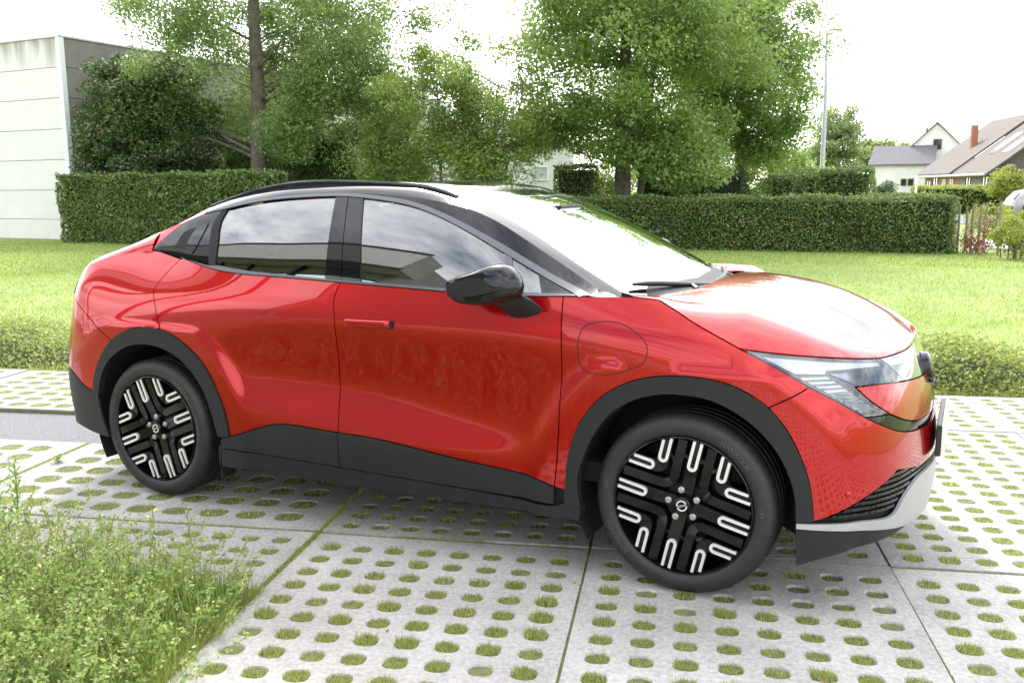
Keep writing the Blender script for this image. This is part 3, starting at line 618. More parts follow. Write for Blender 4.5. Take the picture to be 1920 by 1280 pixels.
# rear bumper
rb = panel_data(side, [[(-1.59,.78),(-1.742,.868),(-1.858,.935),(-1.97,.985)], [(-1.97,.985),(-2.2,.975),(SR,.97)], [(SR,.97),(SR,.60)], [(SR,.60),(-2.25,.60),(-1.95,.597),(-1.806,.519),(-1.755,.507)], [p for p in ARR_OUT if p[0] < -1.62]+[(-1.59,.78)]], keep=mid)
sym('rear_bumper', rb, paint, car)
sym('rear_bumper_apron', panel_data(side, [[(-1.755,.507),(-1.806,.519),(-1.95,.597),(-2.25,.60),(SR,.60)], [(SR,.60),(SR,.34)], [(SR,.34),(-2.2,.335),(-1.93,.315),(-1.75,.28),(-1.655,.27)], [(-1.655,.27),(-1.70,.38),(-1.714,.476)], [(-1.714,.476),(-1.755,.507)]], keep=mid, off=.004), plast, car)
# arch and door cladding
both('wheel_arch_cladding', panel_data(side, [ARF_OUT, [(1.816,.352),(1.757,.346)], rv(ARF_IN), [(.951,.292),(.884,.30),(.884,.35)]], off=.008, rim=.035, gap=.001), plast, car)
both('wheel_arch_cladding', panel_data(side, [ARR_OUT, [(-.835,.371),(-.905,.36)], rv(ARR_IN), [(-1.714,.476),(-1.755,.507)]], off=.008, rim=.035, gap=.001), plast, car)
both('door_cladding', panel_data(side, [CL_F, [(.838,.357),(.84,.285)], [(.84,.285),(.393,.289),(-.203,.299)], [(-.203,.299),(-.203,.46)]], off=.006), plast, car)
both('door_cladding', panel_data(side, [CL_R, [(-.203,.46),(-.203,.299)], [(-.203,.299),(-.55,.304),(-.893,.309)], [(-.893,.309),(-.89,.352)], [(-.89,.352),(-.835,.371)]], off=.006), plast, car)
both('sill', panel_data(side, [[(-.893,.306),(-.55,.301),(-.203,.296),(.393,.286),(.84,.281),(.884,.30),(.951,.29)], [(.951,.29),(.945,.232)], [(.945,.232),(.387,.218),(-.22,.208),(-.9,.215)], [(-.9,.215),(-.893,.306)]], off=.0, rim=.06), plast, car)
# lower grille, lip and apron
sym('lower_grille', panel_data(side, [GR_TOP, [(SF,.463),(SF,.443)], rv(LIP_TOP)[:-2]+[(1.83,.354)]], off=-.022, keep=mid, gap=0, rim=0), dark, car)
for zz in (.366,.386,.406,.426,.446,.466,.484):
    s0 = np.interp(zz, [.354,.503], [1.84,2.177])+.012
    if zz < .43: s1 = float(np.interp(zz, [.342,.386,.431], [2.171,2.224,2.336]))-.01
    else: s1 = SF if zz < .455 else float(np.interp(zz, [.466,.474,.503], [2.6,2.378,2.19]))-.01
    if zz == .446: s1 = SF
    both('grille_slat', panel_data(side, [[(s0-.005,zz-.006),(s1-.003,zz-.006)], [(s1-.003,zz-.006),(s1,zz+.006)], [(s1,zz+.006),(s0+.012,zz+.006)], [(s0+.012,zz+.006),(s0-.005,zz-.006)]], off=-.008, gap=0, rim=.012, cell=.06), gblack, car)
sym('front_lip', panel_data(side, [LIP_TOP, [(SF,.443),(SF,.25)], [(SF,.25),(2.6,.246),(2.37,.250),(2.25,.268),(1.958,.312),(1.757,.322)], [(1.757,.322),(1.757,.346)]], off=.006, keep=mid), silver, car)
both('front_apron', panel_data(side, [[(1.757,.322),(1.958,.312),(2.25,.268),(2.37,.250)], [(2.37,.250),(2.07,.243),(1.90,.228),(1.763,.183)], [(1.763,.183),(1.757,.322)]], keep=mid), plast, car)
ps = both('parking_sensor', (lambda m: (np.array([v.co for v in m.vertices]), [list(f.vertices) for f in m.polygons], np.array([v.normal for v in m.vertices])))(mesh('x', *(lambda b: (b.V, b.F))(MB().lathe([(0,-.006),(.008,-.006),(.011,-.003),(.012,.004)], 16, 'y', tuple(side(np.array(1.932), np.array(.451))))))), paint, car)
# head lights
def lamp(fn, segs, **k): return panel_data(fn, segs, **k)
HLI = S((2.194,.899),(2.359,.796)); HL_IN = S((2.359,.796),(2.109,.818),(1.975,.822)); HL_ARM = S((1.975,.822),(2.044,.769),(2.153,.709))
hsegs = [HLOW, HLI, HL_IN, HL_ARM, [(2.153,.709),(2.008,.715)], rv(HL_OUT)]
housing = both('headlight', panel_data(side, hsegs, off=-.022, gap=.001, rim=0), mat('headlight_housing', (.05,.055,.065), .18, .6, coat=1), car)
for hl, fl_ in zip(housing, (False, True)):
    w = (lambda d: mirror_data(d)) if fl_ else (lambda d: d)
    put('lamp_cover', w(panel_data(side, hsegs, off=-.001, gap=.003, rim=.01)), lampglass, hl)
    put('light_guide', w(panel_data(side, [[(1.622,.928),(1.80,.917),(2.0,.903),(2.178,.889)], [(2.178,.889),(2.195,.876)], [(2.195,.876),(2.0,.884),(1.86,.884)], [(1.86,.884),(1.85,.872)], [(1.85,.872),(1.74,.874)], [(1.74,.874),(1.622,.928)]], off=-.012, gap=0, rim=.008)), white_lens, hl)
    put('projector_lens', w(panel_data(side, [[(1.875,.872),(2.0,.872),(2.195,.864)], [(2.195,.864),(2.295,.81)], [(2.295,.81),(2.12,.829),(1.985,.835)], [(1.985,.835),(1.875,.872)]], off=-.014, gap=0, rim=.008)), mat('projector', (.30,.34,.42), .12, .9), hl)
    for k in range(9):
        t0 = k/9.; a = np.array([1.755,.862])*(1-t0)+np.array([2.015,.728])*t0; sc = 1-.35*t0
        wv = np.array([.105, .002])*sc; hv = np.array([.016, -.0095]); q = [a, a+wv, a+wv+hv, a+hv]
        c = sum(q)/4; inn = [c+(p-c)*np.array([.86,.5]) for p in q]
        put('light_segment', w(panel_data(side, [[tuple(q[i]), tuple(q[(i+1)%4])] for i in range(4)], off=-.013, gap=0, rim=.006, step=.05)), white_lens, hl)
        if k > 3: put('light_segment_core', w(panel_data(side, [[tuple(inn[i]), tuple(inn[(i+1)%4])] for i in range(4)], off=-.011, gap=0, rim=.002, step=.05)), dark, hl)
bar = sym('light_bar', panel_data(side, [BARTOP, [(SF,.897),(SF,.765)], [(SF,.765),(2.554,.781),(2.359,.796)], rv(HLI)], off=-.003, keep=mid), mat('light_bar_glass', (.16,.17,.18), .07, .3, coat=1), car)
for w_ in (lambda d: d, mirror_data): put('light_guide', w_(panel_data(side, [[(2.245,.880),(2.40,.876),(2.60,.878)], [(2.60,.878),(2.60,.862)], [(2.60,.862),(2.42,.858),(2.265,.866)], [(2.265,.866),(2.245,.880)]], off=-.001, gap=0, rim=.002)), white_lens, bar)
# round badge on the nose: a disc with ring and name bar
bx = float(side(np.array(SF), np.array(.77))[0]); 
bd = MB().lathe([(.0,.032),(.052,.032),(.064,.024),(.068,.0)], 40, 'y').build('emblem', gblack, car, smooth=True, loc=(bx-.008,0,.775), rot=(0,math.radians(-16),math.radians(-90)))
bd.rotation_euler = (math.radians(16), 0, math.radians(-90)); bd.rotation_mode = 'XYZ'
# number plate with its holder, edge-on at the nose
pl = MB().box(2.172,2.192,-.262,.262,.475,.60).build('number_plate_holder', mat('plate_holder', (.02,.02,.02), .5), car, bevel=.004)
MB().box(2.1925,2.206,-.26,.26,.478,.597).build('number_plate', mat('plate_white', (.80,.82,.80), .3), pl, bevel=.001)
# glass and pillars of the side
TT = S((-1.149,1.412),(-1.046,1.434),(-.866,1.467),(-.698,1.486),(-.408,1.499),(-.303,1.498),(-.126,1.485),(.056,1.459),(.195,1.421),(.332,1.373),(.506,1.302),(.671,1.227),(.799,1.17),(.958,1.109))
RW_TOP = S((-1.012,1.419),(-.852,1.447),(-.685,1.466),(-.37,1.482)); FW_TOP = S((-.216,1.478),(-.03,1.463),(.152,1.427),(.289,1.383),(.421,1.334),(.54,1.283))
rwn = both('side_window', panel_data(green, [RW_TOP, [(-.37,1.482),(-.288,1.13)], [(-.288,1.13),(-.54,1.141),(-.744,1.149),(-.966,1.167)], [(-.966,1.167),(-.994,1.271),(-1.024,1.372),(-1.012,1.419)]], gap=.0005, rim=.004, off=-.006), rearglass, car)
fwn = both('side_window', panel_data(green, [FW_TOP, [(.54,1.283),(.612,1.113)], [(.612,1.113),(.38,1.114),(-.095,1.126)], [(-.095,1.126),(-.216,1.478)]], gap=.0005, rim=.004, off=-.006), sideglass, car)
both('quarter_window', panel_data(green, [[(.58,1.266),(.703,1.210)], [(.703,1.210),(.756,1.116)], [(.756,1.116),(.645,1.113)], [(.645,1.113),(.58,1.266)]], gap=.0005, rim=.004, off=-.006), sideglass, car)
bpm = gblack
both('door_pillar', panel_data(green, [[(-.372,1.486),(-.300,1.489)], [(-.300,1.489),(-.198,1.128)], [(-.198,1.128),(-.290,1.130)], [(-.290,1.130),(-.372,1.486)]], gap=.002), bpm, car)
both('door_pillar', panel_data(green, [[(-.300,1.489),(-.214,1.481)], [(-.214,1.481),(-.093,1.126)], [(-.093,1.126),(-.198,1.128)], [(-.198,1.128),(-.300,1.489)]], gap=.002), bpm, car)
both('quarter_trim', panel_data(green, [[(-1.455,1.228),(-1.307,1.344),(-1.146,1.41),(-1.039,1.430)], [(-1.039,1.430),(-1.068,1.355),(-1.045,1.265),(-1.005,1.158)], [(-1.005,1.158),(-1.222,1.190),(-1.455,1.228)]], gap=.001), gblack, car)
both('rear_window_frame', panel_data(green, [[(-1.039,1.430),(-1.010,1.421)], [(-1.010,1.421),(-1.022,1.372),(-.992,1.271),(-.964,1.165)], [(-.964,1.165),(-1.005,1.158)], [(-1.005,1.158),(-1.045,1.265),(-1.068,1.355),(-1.039,1.430)]], gap=0, off=.001), dark, car)
hr = both('door_handle_recess', panel_data(green, [[(-1.288,1.236),(-1.263,1.309),(-1.17,1.342)], [(-1.17,1.342),(-1.196,1.29),(-1.205,1.235)], [(-1.205,1.235),(-1.288,1.236)]], gap=.001, rim=.004, off=.0015), dark, car)
both('rear_door_handle', panel_data(green, [[(-1.17,1.342),(-1.103,1.363)], [(-1.103,1.363),(-1.10,1.35),(-1.135,1.225),(-1.145,1.213)], [(-1.145,1.213),(-1.205,1.235)], [(-1.205,1.235),(-1.196,1.29),(-1.17,1.342)]], gap=.0015, rim=.006, off=.004), gblack, car)
both('window_divider', panel_data(green, [[(.54,1.283),(.58,1.266)], [(.58,1.266),(.645,1.113)], [(.645,1.113),(.612,1.113)], [(.612,1.113),(.54,1.283)]], gap=.0005), satin, car)
both('mirror_sail', panel_data(green, [[(.703,1.208),(.93,1.112)], [(.93,1.112),(.756,1.114)], [(.756,1.114),(.703,1.208)]], gap=.001), gblack, car)
def offs(L, d): return [(x, z-d) for x, z in L]
TTs = outline([TT], .03); TTs = [tuple(p) for p in TTs]+[(.958,1.109)]
low = []
for x, z in TTs:
    low.append((x-.006, z-float(np.interp(x, [-1.15,-1.0,-.3,.2,.5,.9], [.010,.014,.014,.016,.022,.018]))))
low[-1] = (.93,1.109)
both('window_moulding', panel_data(green, [TTs, [(.958,1.109),(.93,1.109)], low[::-1], [low[0], TTs[0]]], gap=0, rim=.01, off=.004), satin, car)
bb = belt(-1.22, .94, 40); bt = [(x, float(np.interp(x, [-1.22,-1.0,-.966,-.744,-.288,-.095,.38,.612,.94], [1.192,1.162,1.167,1.149,1.13,1.126,1.114,1.113,1.112]))) for x, z in bb]
both('belt_moulding', panel_data(green, [[(x, z+.001) for x, z in bb], [(bb[-1][0], bb[-1][1]+.001), bt[-1]], bt[::-1], [bt[0], (bb[0][0], bb[0][1]+.001)]], gap=0, rim=.01, off=.003, cb=.006), satin, car)
bi = belt(-1.2, .90, 30)
both('door_top_trim', panel_data(green, [[(x, z-.03) for x, z in bi], [(bi[-1][0], bi[-1][1]-.03), (bi[-1][0], bi[-1][1]+.016)], [(x, z+.016) for x, z in bi][::-1], [(bi[0][0], bi[0][1]+.016), (bi[0][0], bi[0][1]-.03)]], gap=0, rim=.0, off=-.034, cb=.02), dark, car)
# roof side and front pillars
dr = [(x, float(SP_DR(np.array(x))[1])) for x in np.linspace(.998, -1.15, 42)]
low2 = [(-1.15,1.402)]+[tuple(p) for p in TTs[1:]]
rs = panel_data(green, [dr, [dr[-1], low2[0]], low2, [low2[-1], dr[0]]], gap=0, rim=0)
def topt(x, t): return top(x, SP_DR(np.clip(x, -2.1, 1.2))[...,0]*t)
GE = S((.165,1.0),(.27,.843),(.346,.882),(.515,.897),(.646,.892),(.78,.905),(.903,.905),(1.031,.893))
ap = panel_data(topt, [[(.165,1.0),(.27,.843)], GE[1:], [(1.031,.893),(1.06,1.0)], [(1.06,1.0),(.6,1.0),(.165,1.0)]], out=-1, gap=0, rim=.01, cell=.03)
both('front_pillar', join_data(ap, rs), gblack, car)
RF = S((.165,1.0),(.27,.843),(.345,.62),(.375,.30),(.385,0))
rf = panel_data(topt, [RF, [(.385,0),(-1.18,0)], [(-1.18,0),(-1.18,1.0)], [(-1.18,1.0),(-.5,1.0),(.165,1.0)]], out=-1, gap=0, rim=0, cell=.04)
sym('roof', rf, gblack, car)
sym('header_seal', panel_data(topt, [[(.268,.845),(.345,.62),(.375,.30),(.385,0)], [(.385,0),(.391,0)], [(.391,0),(.381,.30),(.351,.62),(.276,.85)], [(.276,.85),(.268,.845)]], out=-1, gap=0, rim=0, off=.0015, cell=.04), satin, car)
wsx = S((.27,-.541),(.346,-.575),(.515,-.607),(.646,-.625),(.78,-.657),(.903,-.677),(1.031,-.688))
ws = panel_data(top, [wsx, [(1.031,-.688),(1.2,-.56),(1.30,-.3),(1.33,0)], [(1.33,0),(.385,0)], [(.385,0),(.375,-.19),(.345,-.40),(.27,-.541)]], out=1, gap=0, rim=0, cell=.04)
sym('windscreen', ws, frontglass, car)
sym('rear_screen', panel_data(topt, [[(-1.24,0),(-1.24,.80)], [(-1.24,.80),(-1.86,.78)], [(-1.86,.78),(-1.86,0)], [(-1.86,0),(-1.24,0)]], out=-1, gap=0, rim=0, off=.002), gblack, car)
tg = panel_data(topt, [[(-1.18,.82),(-1.18,1.0)], [(-1.18,1.0),(-2.08,1.0)], [(-2.08,1.0),(-2.08,0)], [(-2.08,0),(-1.87,0)], [(-1.87,0),(-1.87,.82)], [(-1.87,.82),(-1.18,.82)]], out=-1, gap=0, rim=.02)
tk = faceout(loft(np.stack([topt(np.array(-2.08), np.array(t)) for t in np.linspace(1, 0, 14)]), np.stack([side(s, .965) for s in np.linspace(-2.06, SR, 14)]), 5, .01, (-1,0,0)), (-1,0,.2))
sym('tailgate', join_data(tg, tk), paint, car)
sym('rear_screen_header', panel_data(topt, [[(-1.18,0),(-1.18,.80)], [(-1.18,.80),(-1.24,.80)], [(-1.24,.80),(-1.24,0)], [(-1.24,0),(-1.18,0)]], out=-1, gap=0, rim=0), gblack, car)
both('tail_light', panel_data(side, [[(-1.975,.99),(-2.2,.985),(-2.5,.985)], [(-2.5,.985),(-2.5,1.035)], [(-2.5,1.035),(-2.2,1.04),(-1.99,1.055)], [(-1.99,1.055),(-1.975,.99)]], off=.004, gap=.001), mat('tail_lamp', (.10,.004,.006), .08, coat=1), car)
# roof rails: a slim bar on the roof, ends running down into it
for sg in (-1, 1):
    rx = np.linspace(.23, -1.19, 48); V = []; F = []
    rz = Spl([-1.19,-1.04,-.768,-.389,-.039,.16,.23], [1.448,1.492,1.548,1.561,1.543,1.512,1.488])
    for i, x in enumerate(rx):
        yy = -float(np.interp(x, [-1.2,-.8,0,.25], [.560,.535,.535,.565])); zs = float(top(np.array(x), np.array(yy))[2])-.006
        zt = max(float(rz(np.array(x))), zs+.010); zl = zs; w = .013
        for dy, z in ((-w, zl), (-w, zt-.008), (-w+.007, zt), (w-.007, zt), (w, zt-.008), (w, zl)): V.append((x, sg*(-(yy+dy)), z))
    for i in range(47):
        for k in range(6): F.append((i*6+k, i*6+(k+1)%6, (i+1)*6+(k+1)%6, (i+1)*6+k))
    F += [tuple(range(6)), tuple(range(47*6, 48*6))]
    b = MB(); b.add(V, F); b.build('roof_rail', gblack, car, smooth=True)
# inner dark shell, cowl, underbody, wheel wells
IN_BOT = [[(-2.6,.36),(-1.76,.33)], [(-1.76,.33),(-1.73,.50),(-1.62,.67),(-1.47,.76),(-1.345,.78),(-1.2,.76),(-1.03,.65),(-.92,.46),(-.92,.24)], [(-.92,.24),(.94,.25)], [(.94,.25),(.95,.46),(1.04,.64),(1.2,.755),(1.345,.78),(1.5,.755),(1.64,.65),(1.74,.47),(1.76,.30)], [(1.76,.30),(SF,.30)]]
sym('inner_shell', panel_data(side, IN_BOT+[[(SF,.30),(SF,.86)], [(SF,.86),(2.0,.86),(1.6,.90),(1.4,.97),(1.2,1.05),(.9,1.10)], [(x, z-.004) for x, z in belt(.9, -1.5, 16)], [(-1.5,1.21),(-1.8,1.14),(-2.0,1.05),(-2.6,.9)], [(-2.6,.9),(-2.6,.36)]], off=-.028, gap=0, rim=0, cell=.08), dark, car)
cw = np.array([(1.0,-.70),(1.12,-.58),(1.2,-.46),(1.25,-.3),(1.28,0)]); cw2 = cw+[.10,.0]
CWP = resamp(np.vstack([cw, (cw*[1,-1])[::-1][1:]]), 40)
cA = np.stack([CWP[:,0]-.14, CWP[:,1], [float(top(np.array(x-.14), np.array(y))[2])-.004 for x, y in CWP]], 1)
cB = np.stack([CWP[:,0]+.10, CWP[:,1], [float(hood(np.array(x+.10), np.array(y))[2])-.03 for x, y in CWP]], 1)
put('cowl', faceout(loft(cA, cB, 5, -.012), (0,0,1)), plast, car)
ub = MB(); ub.box(-.88,.90,-.80,.80,.19,.30); ub.box(-2.0,-.88,-.50,.50,.22,.45); ub.box(.90,2.0,-.52,.52,.25,.5); ub.build('underbody', dark, car)
for sx in (-1, 1):
    for sy in (-1, 1):
        V = []; F = []; n = 30; pr = [(.425,.87),(.43,.50),(.10,.48)]
        for k in range(n+1):
            a = math.radians(-28+236*k/n)
            for r, y in pr: V.append((sx*HUBX+r*math.cos(a)*1.01, sy*y, HUBZ+r*math.sin(a)))
        for k in range(n):
            for j in range(2): F.append((k*3+j, k*3+j+1, (k+1)*3+j+1, (k+1)*3+j))
        b = MB(); b.add(V, F); b.build('wheel_arch_liner', dark, car)
        if sx < 0: MB().box(-.955,-.935,sy*.86-.09*(sy>0),sy*.86+.09*(sy<0),.14,.30).build('mud_flap', plast, car, bevel=.004)
# fuel-flap style charge port on each front wing, with raised symbol
PORT = S((.936,.86),(.931,.941),(.953,.999),(1.004,1.019),(1.098,1.018),(1.164,.985),(1.203,.949),(1.207,.901),(1.192,.876),(1.132,.846),(1.079,.827),(.971,.826),(.936,.86))
P0 = outline([PORT], .012)
for fo, fl_ in zip(fend, (False, True)):
    w = mirror_data if fl_ else (lambda d: d)
    Pi = inset(P0, .003); R0 = side(P0[:,0], P0[:,1]); n0 = surf_normals(side, P0, 1)
    ring = faceout(loft(R0+n0*.0012, side(Pi[:,0], Pi[:,1])+n0*.0012, 1), (0,-1,0))
    V, F, N = ring; ring = (V, F+[[len(P0)-1, 0, len(P0), 2*len(P0)-1]], N)
    put('charge_port_gap', w(faceout(ring, (0,-1,0))), dark, fo)
    for x0, x1, z0, z1 in [(.949,.954,.911,.938),(.960,.965,.911,.938)]+[(.973,1.004,z,z+.004) for z in (.911,.922,.933)]:
        put('port_symbol', w(panel_data(side, [[(x0,z0),(x1,z0)], [(x1,z0),(x1,z1)], [(x1,z1),(x0,z1)], [(x0,z1),(x0,z0)]], off=.0035, gap=0, rim=.003)), paint, fo)
for do, fl_ in zip(fd, (False, True)):
    w = mirror_data if fl_ else (lambda d: d)
    put('handle_recess', w(panel_data(side, [[(-.152,.968),(.085,.9735)], [(.085,.9735),(.098,.969)], [(.098,.972),(.094,.936)], [(.094,.936),(-.146,.937)], [(-.146,.937),(-.152,.972)]], off=.0008, gap=0, rim=0)), dark, do)
    hs_ = np.linspace(-.148, .080, 16); pf = [(-.0165,.002),(-.0155,.012),(-.009,.019),(.002,.023),(.010,.021),(.0150,.014),(.0160,.002)]; HV = []
    for x in hs_:
        e_ = min(1, .35+(x+.148)/.02, .35+(.080-x)/.01); zc_ = .9535+(x+.148)*.0115
        for dz, o_ in pf:
            P_ = np.array([[x, zc_+dz]]); HV.append((side(P_[:,0], P_[:,1])+surf_normals(side, P_, 1)*o_*e_)[0])
    nh = len(pf); HF = [[i*nh+k, i*nh+k+1, (i+1)*nh+k+1, (i+1)*nh+k] for i in range(15) for k in range(nh-1)]+[list(range(nh)), list(range(15*nh, 16*nh))]
    hb = MB().add([(v[0], -v[1] if fl_ else v[1], v[2]) for v in HV], HF); hb.build('door_handle', paint, do, smooth=True)
    put('handle_end', w(panel_data(side, [[(.082,.972),(.097,.966)], [(.097,.966),(.092,.938)], [(.092,.938),(.084,.938)], [(.084,.938),(.082,.972)]], off=.010, gap=0, rim=.014)), dark, do)
# mirrors
MO = [(.485,1.18),(.52,1.195),(.60,1.222),(.685,1.245),(.735,1.235),(.77,1.198),(.782,1.16),(.778,1.128),(.70,1.10),(.655,1.083),(.57,1.078),(.515,1.086),(.488,1.112)]
MO = [tuple(p) for p in outline([MO+[MO[0]]], .02)]
for sg in (-1, 1):
    secs = [(-.925,.45,.02),(-.935,.74,.012),(-.965,.94,.004),(-1.01,1.0,0),(-1.06,.97,-.002),(-1.095,.88,-.006),(-1.118,.70,-.012),(-1.124,.45,-.016)]
    V = []; F = []; n = len(MO)
    for y, k, dx in secs:
        for x, z in MO:
            kx = k if x > .52 else (k+1.6)/2.6
            V.append((.465+(x-.50)*(.35+.65*k), sg*(.925+(-y-.925)*.68), 1.143+(z-1.15)*k*.96))
    m = len(secs)
    for j in range(m-1):
        for i in range(n): F.append((j*n+i, j*n+(i+1)%n, (j+1)*n+(i+1)%n, (j+1)*n+i))
    F += [tuple(range(n)), tuple(range((m-1)*n, m*n))]
    zsplit = lambda x: float(np.interp(x, [.45,.495,.525,.745], [1.118,1.110,1.102,1.098]))
    up = [f for f in F if len(f) == 4 and np.mean([V[i][2]-zsplit(V[i][0]) for i in f]) > 0]; lo = [f for f in F if f not in up]
    mo = MB().add(V, lo).build('door_mirror', plast, car, smooth=True)
    MB().add(V, up).build('mirror_cap', gblack, mo, smooth=True)
    MB().add([(.449, sg*.955, 1.105),(.449, sg*1.04, 1.105),(.449, sg*1.04, 1.165),(.449, sg*.955, 1.17)], [(0,1,2,3)]).build('mirror_glass', mat('mirror_silver', (.85,.85,.87), .02, 1), mo)
    arm = [(.70,.865,1.035,.075,.030),(.695,.885,1.05,.072,.034),(.68,.915,1.075,.066,.034),(.665,.955,1.10,.06,.030)]
    V = []; F = []
    for x, y, z, a, c in arm:
        for k in range(16):
            t = 2*math.pi*k/16; V.append((x+a*math.cos(t)+.02*math.sin(t), sg*y, z+c*math.sin(t)))
    for j in range(3):
        for k in range(16): F.append((j*16+k, j*16+(k+1)%16, (j+1)*16+(k+1)%16, (j+1)*16+k))
    F.append(tuple(range(48,64))); MB().add(V, F).build('mirror_arm', plast, mo, smooth=True)
# wipers
for y0, y1, x0, x1 in ((-.62,.02,1.055,1.25),(.02,.60,1.225,1.11)):
    P = [(x0+(x1-x0)*t+.03*math.sin(math.pi*t), y0+(y1-y0)*t, 0) for t in np.linspace(0, 1, 10)]
    P = [(x, y, float(top(np.array(x), np.array(y))[2])+.022) for x, y, _ in P]
    wi = MB().tube(P, [.006]+[.011]*8+[.006], 8).build('wiper', mat('wiper_black', (.01,.01,.01), .4), car, smooth=True)
    MB().tube([(P[3][0]+.09, P[3][1]+.08, P[3][2]-.03), P[5]], [.014,.009], 8).build('wiper_arm', MATS['wiper_black'], wi, smooth=True)
# cabin
for sy in (-1, 1):
    b = MB(); b.box(-.02,.50,sy*.38-.25,sy*.38+.25,.45,.62); b.build('seat_cushion', fabric, car, bevel=.05, smooth=True)
    b = MB().add([(-.06,sy*.38-.24,.55),(.08,sy*.38-.24,.55),(.08,sy*.38+.24,.55),(-.06,sy*.38+.24,.55),(-.30,sy*.38-.19,1.16),(-.20,sy*.38-.19,1.16),(-.20,sy*.38+.19,1.16),(-.30,sy*.38+.19,1.16)], [(3,2,1,0),(4,5,6,7),(0,1,5,4),(1,2,6,5),(2,3,7,6),(3,0,4,7)])
    b.build('seat_back', fabric, car, bevel=.035, smooth=True)
    MB().box(-.35,-.24,sy*.38-.13,sy*.38+.13,1.19,1.36).build('headrest', fabric, car, bevel=.035, smooth=True)
    MB().box(-1.22,-1.12,sy*.36-.12,sy*.36+.12,1.14,1.26).build('headrest', fabric, car, bevel=.03, smooth=True)
MB().add([(-.75,-.62,.45),(-.65,-.62,.62),(-.95,-.62,.62),(-1.25,-.62,1.14),(-1.35,-.62,1.14),(-1.15,-.62,.45),(-.75,.62,.45),(-.65,.62,.62),(-.95,.62,.62),(-1.25,.62,1.14),(-1.35,.62,1.14),(-1.15,.62,.45)],
         [(0,1,2,3,4,5),(11,10,9,8,7,6)]+[(i,i+6,(i+1)%6+6,(i+1)%6) for i in range(6)]).build('rear_bench', fabric, car)
MB().add([(.62,-.74,.72),(.64,-.74,.98),(.80,-.74,1.04),(1.06,-.74,1.03),(1.12,-.74,.72)]+[(.62,.74,.72),(.64,.74,.98),(.80,.74,1.04),(1.06,.74,1.03),(1.12,.74,.72)], [(0,1,2,3,4),(9,8,7,6,5)]+[(i,i+5,(i+1)%5+5,(i+1)%5) for i in range(5)]).build('dashboard', cabin_mat, car, bevel=.01)
MB().box(-1.4,1.1,-.78,.78,.36,.44).build('cabin_floor', dark, car)
V = []; F = []
for k in range(36):
    a = 2*math.pi*k/36
    for j in range(8):
        c = 2*math.pi*j/8; r = .185+.016*math.cos(c); V.append((.016*math.sin(c), r*math.cos(a), r*math.sin(a)))
for k in range(36):
    for j in range(8): F.append((k*8+j, k*8+(j+1)%8, ((k+1)%36)*8+(j+1)%8, ((k+1)%36)*8+j))
sw = MB().add(V, F); sw.box(-.012,.012,-.18,.18,-.018,.018); sw.box(-.012,.012,-.018,.018,-.18,0)
sw.build('steering_wheel', gblack, car, smooth=True, loc=(.50,.38,1.0), rot=(0,math.radians(-24),0))
MB().box(.50,.53,-.13,.13,1.385,1.44).build('interior_mirror', gblack, car, bevel=.008)
# ---------------- wheels ----------------
RR, TR = .262, .347
def arcpts(c, r, a0, a1, n): return [(c[0]+r*math.cos(a0+(a1-a0)*i/n), c[1]+r*math.sin(a0+(a1-a0)*i/n)) for i in range(n+1)]
def ribbon(path, w, y0, y1, mb):
    """flat bar of width w along a 2-D path (x,z), from depth y0 (front) to y1"""
    P = [Vector((p[0], p[1])) for p in path]; L = []; Rr = []
    for i, p in enumerate(P):
        t = (P[min(i+1, len(P)-1)]-P[max(i-1, 0)]).normalized(); nrm = Vector((-t.y, t.x)); L.append(p+nrm*w/2); Rr.append(p-nrm*w/2)
    n = len(P); yf = y0 if isinstance(y0, list) else [y0]*n
    V = [(p.x, yf[i], p.y) for i, p in enumerate(L)]+[(p.x, yf[i], p.y) for i, p in enumerate(Rr)]+[(p.x, y1, p.y) for p in L]+[(p.x, y1, p.y) for p in Rr]
    F = []
    for i in range(n-1): F += [(i, i+1, n+i+1, n+i), (i, 2*n+i, 2*n+i+1, i+1), (n+i, n+i+1, 3*n+i+1, 3*n+i)]
    F += [(0, n, 3*n, 2*n), (n-1, 3*n-1, 4*n-1, 2*n-1)]
    mb.add(V, F)
def text_data(ch, size):
    cu = bpy.data.curves.new('t', 'FONT'); cu.body = ch; cu.size = size; cu.extrude = .0005; cu.align_x = 'CENTER'
    ob = bpy.data.objects.new('t', cu); COL.objects.link(ob); dg = bpy.context.evaluated_depsgraph_get(); me = bpy.data.meshes.new_from_object(ob.evaluated_get(dg))
    V = [v.co.copy() for v in me.vertices]; F = [tuple(p.vertices) for p in me.polygons]; bpy.data.objects.remove(ob); bpy.data.curves.remove(cu); bpy.data.meshes.remove(me)
    return V, F
_tc = {}
def arctext(mb, s, size, r, a_mid, y, adv=.72):
    """letters round the sidewall, tops outward; seen from -y with x to the right"""
    da = size*adv/r; a = a_mid+da*(len(s)-1)/2
    for ch in s:
        if ch != ' ':
            if (ch, size) not in _tc: _tc[(ch, size)] = text_data(ch, size)
            V, F = _tc[(ch, size)]; ro = a-math.pi/2
            mb.add([((v.x*math.cos(ro)-(v.y+r)*math.sin(ro)), y-v.z, (v.x*math.sin(ro)+(v.y+r)*math.cos(ro))) for v in V], F)
        a -= da
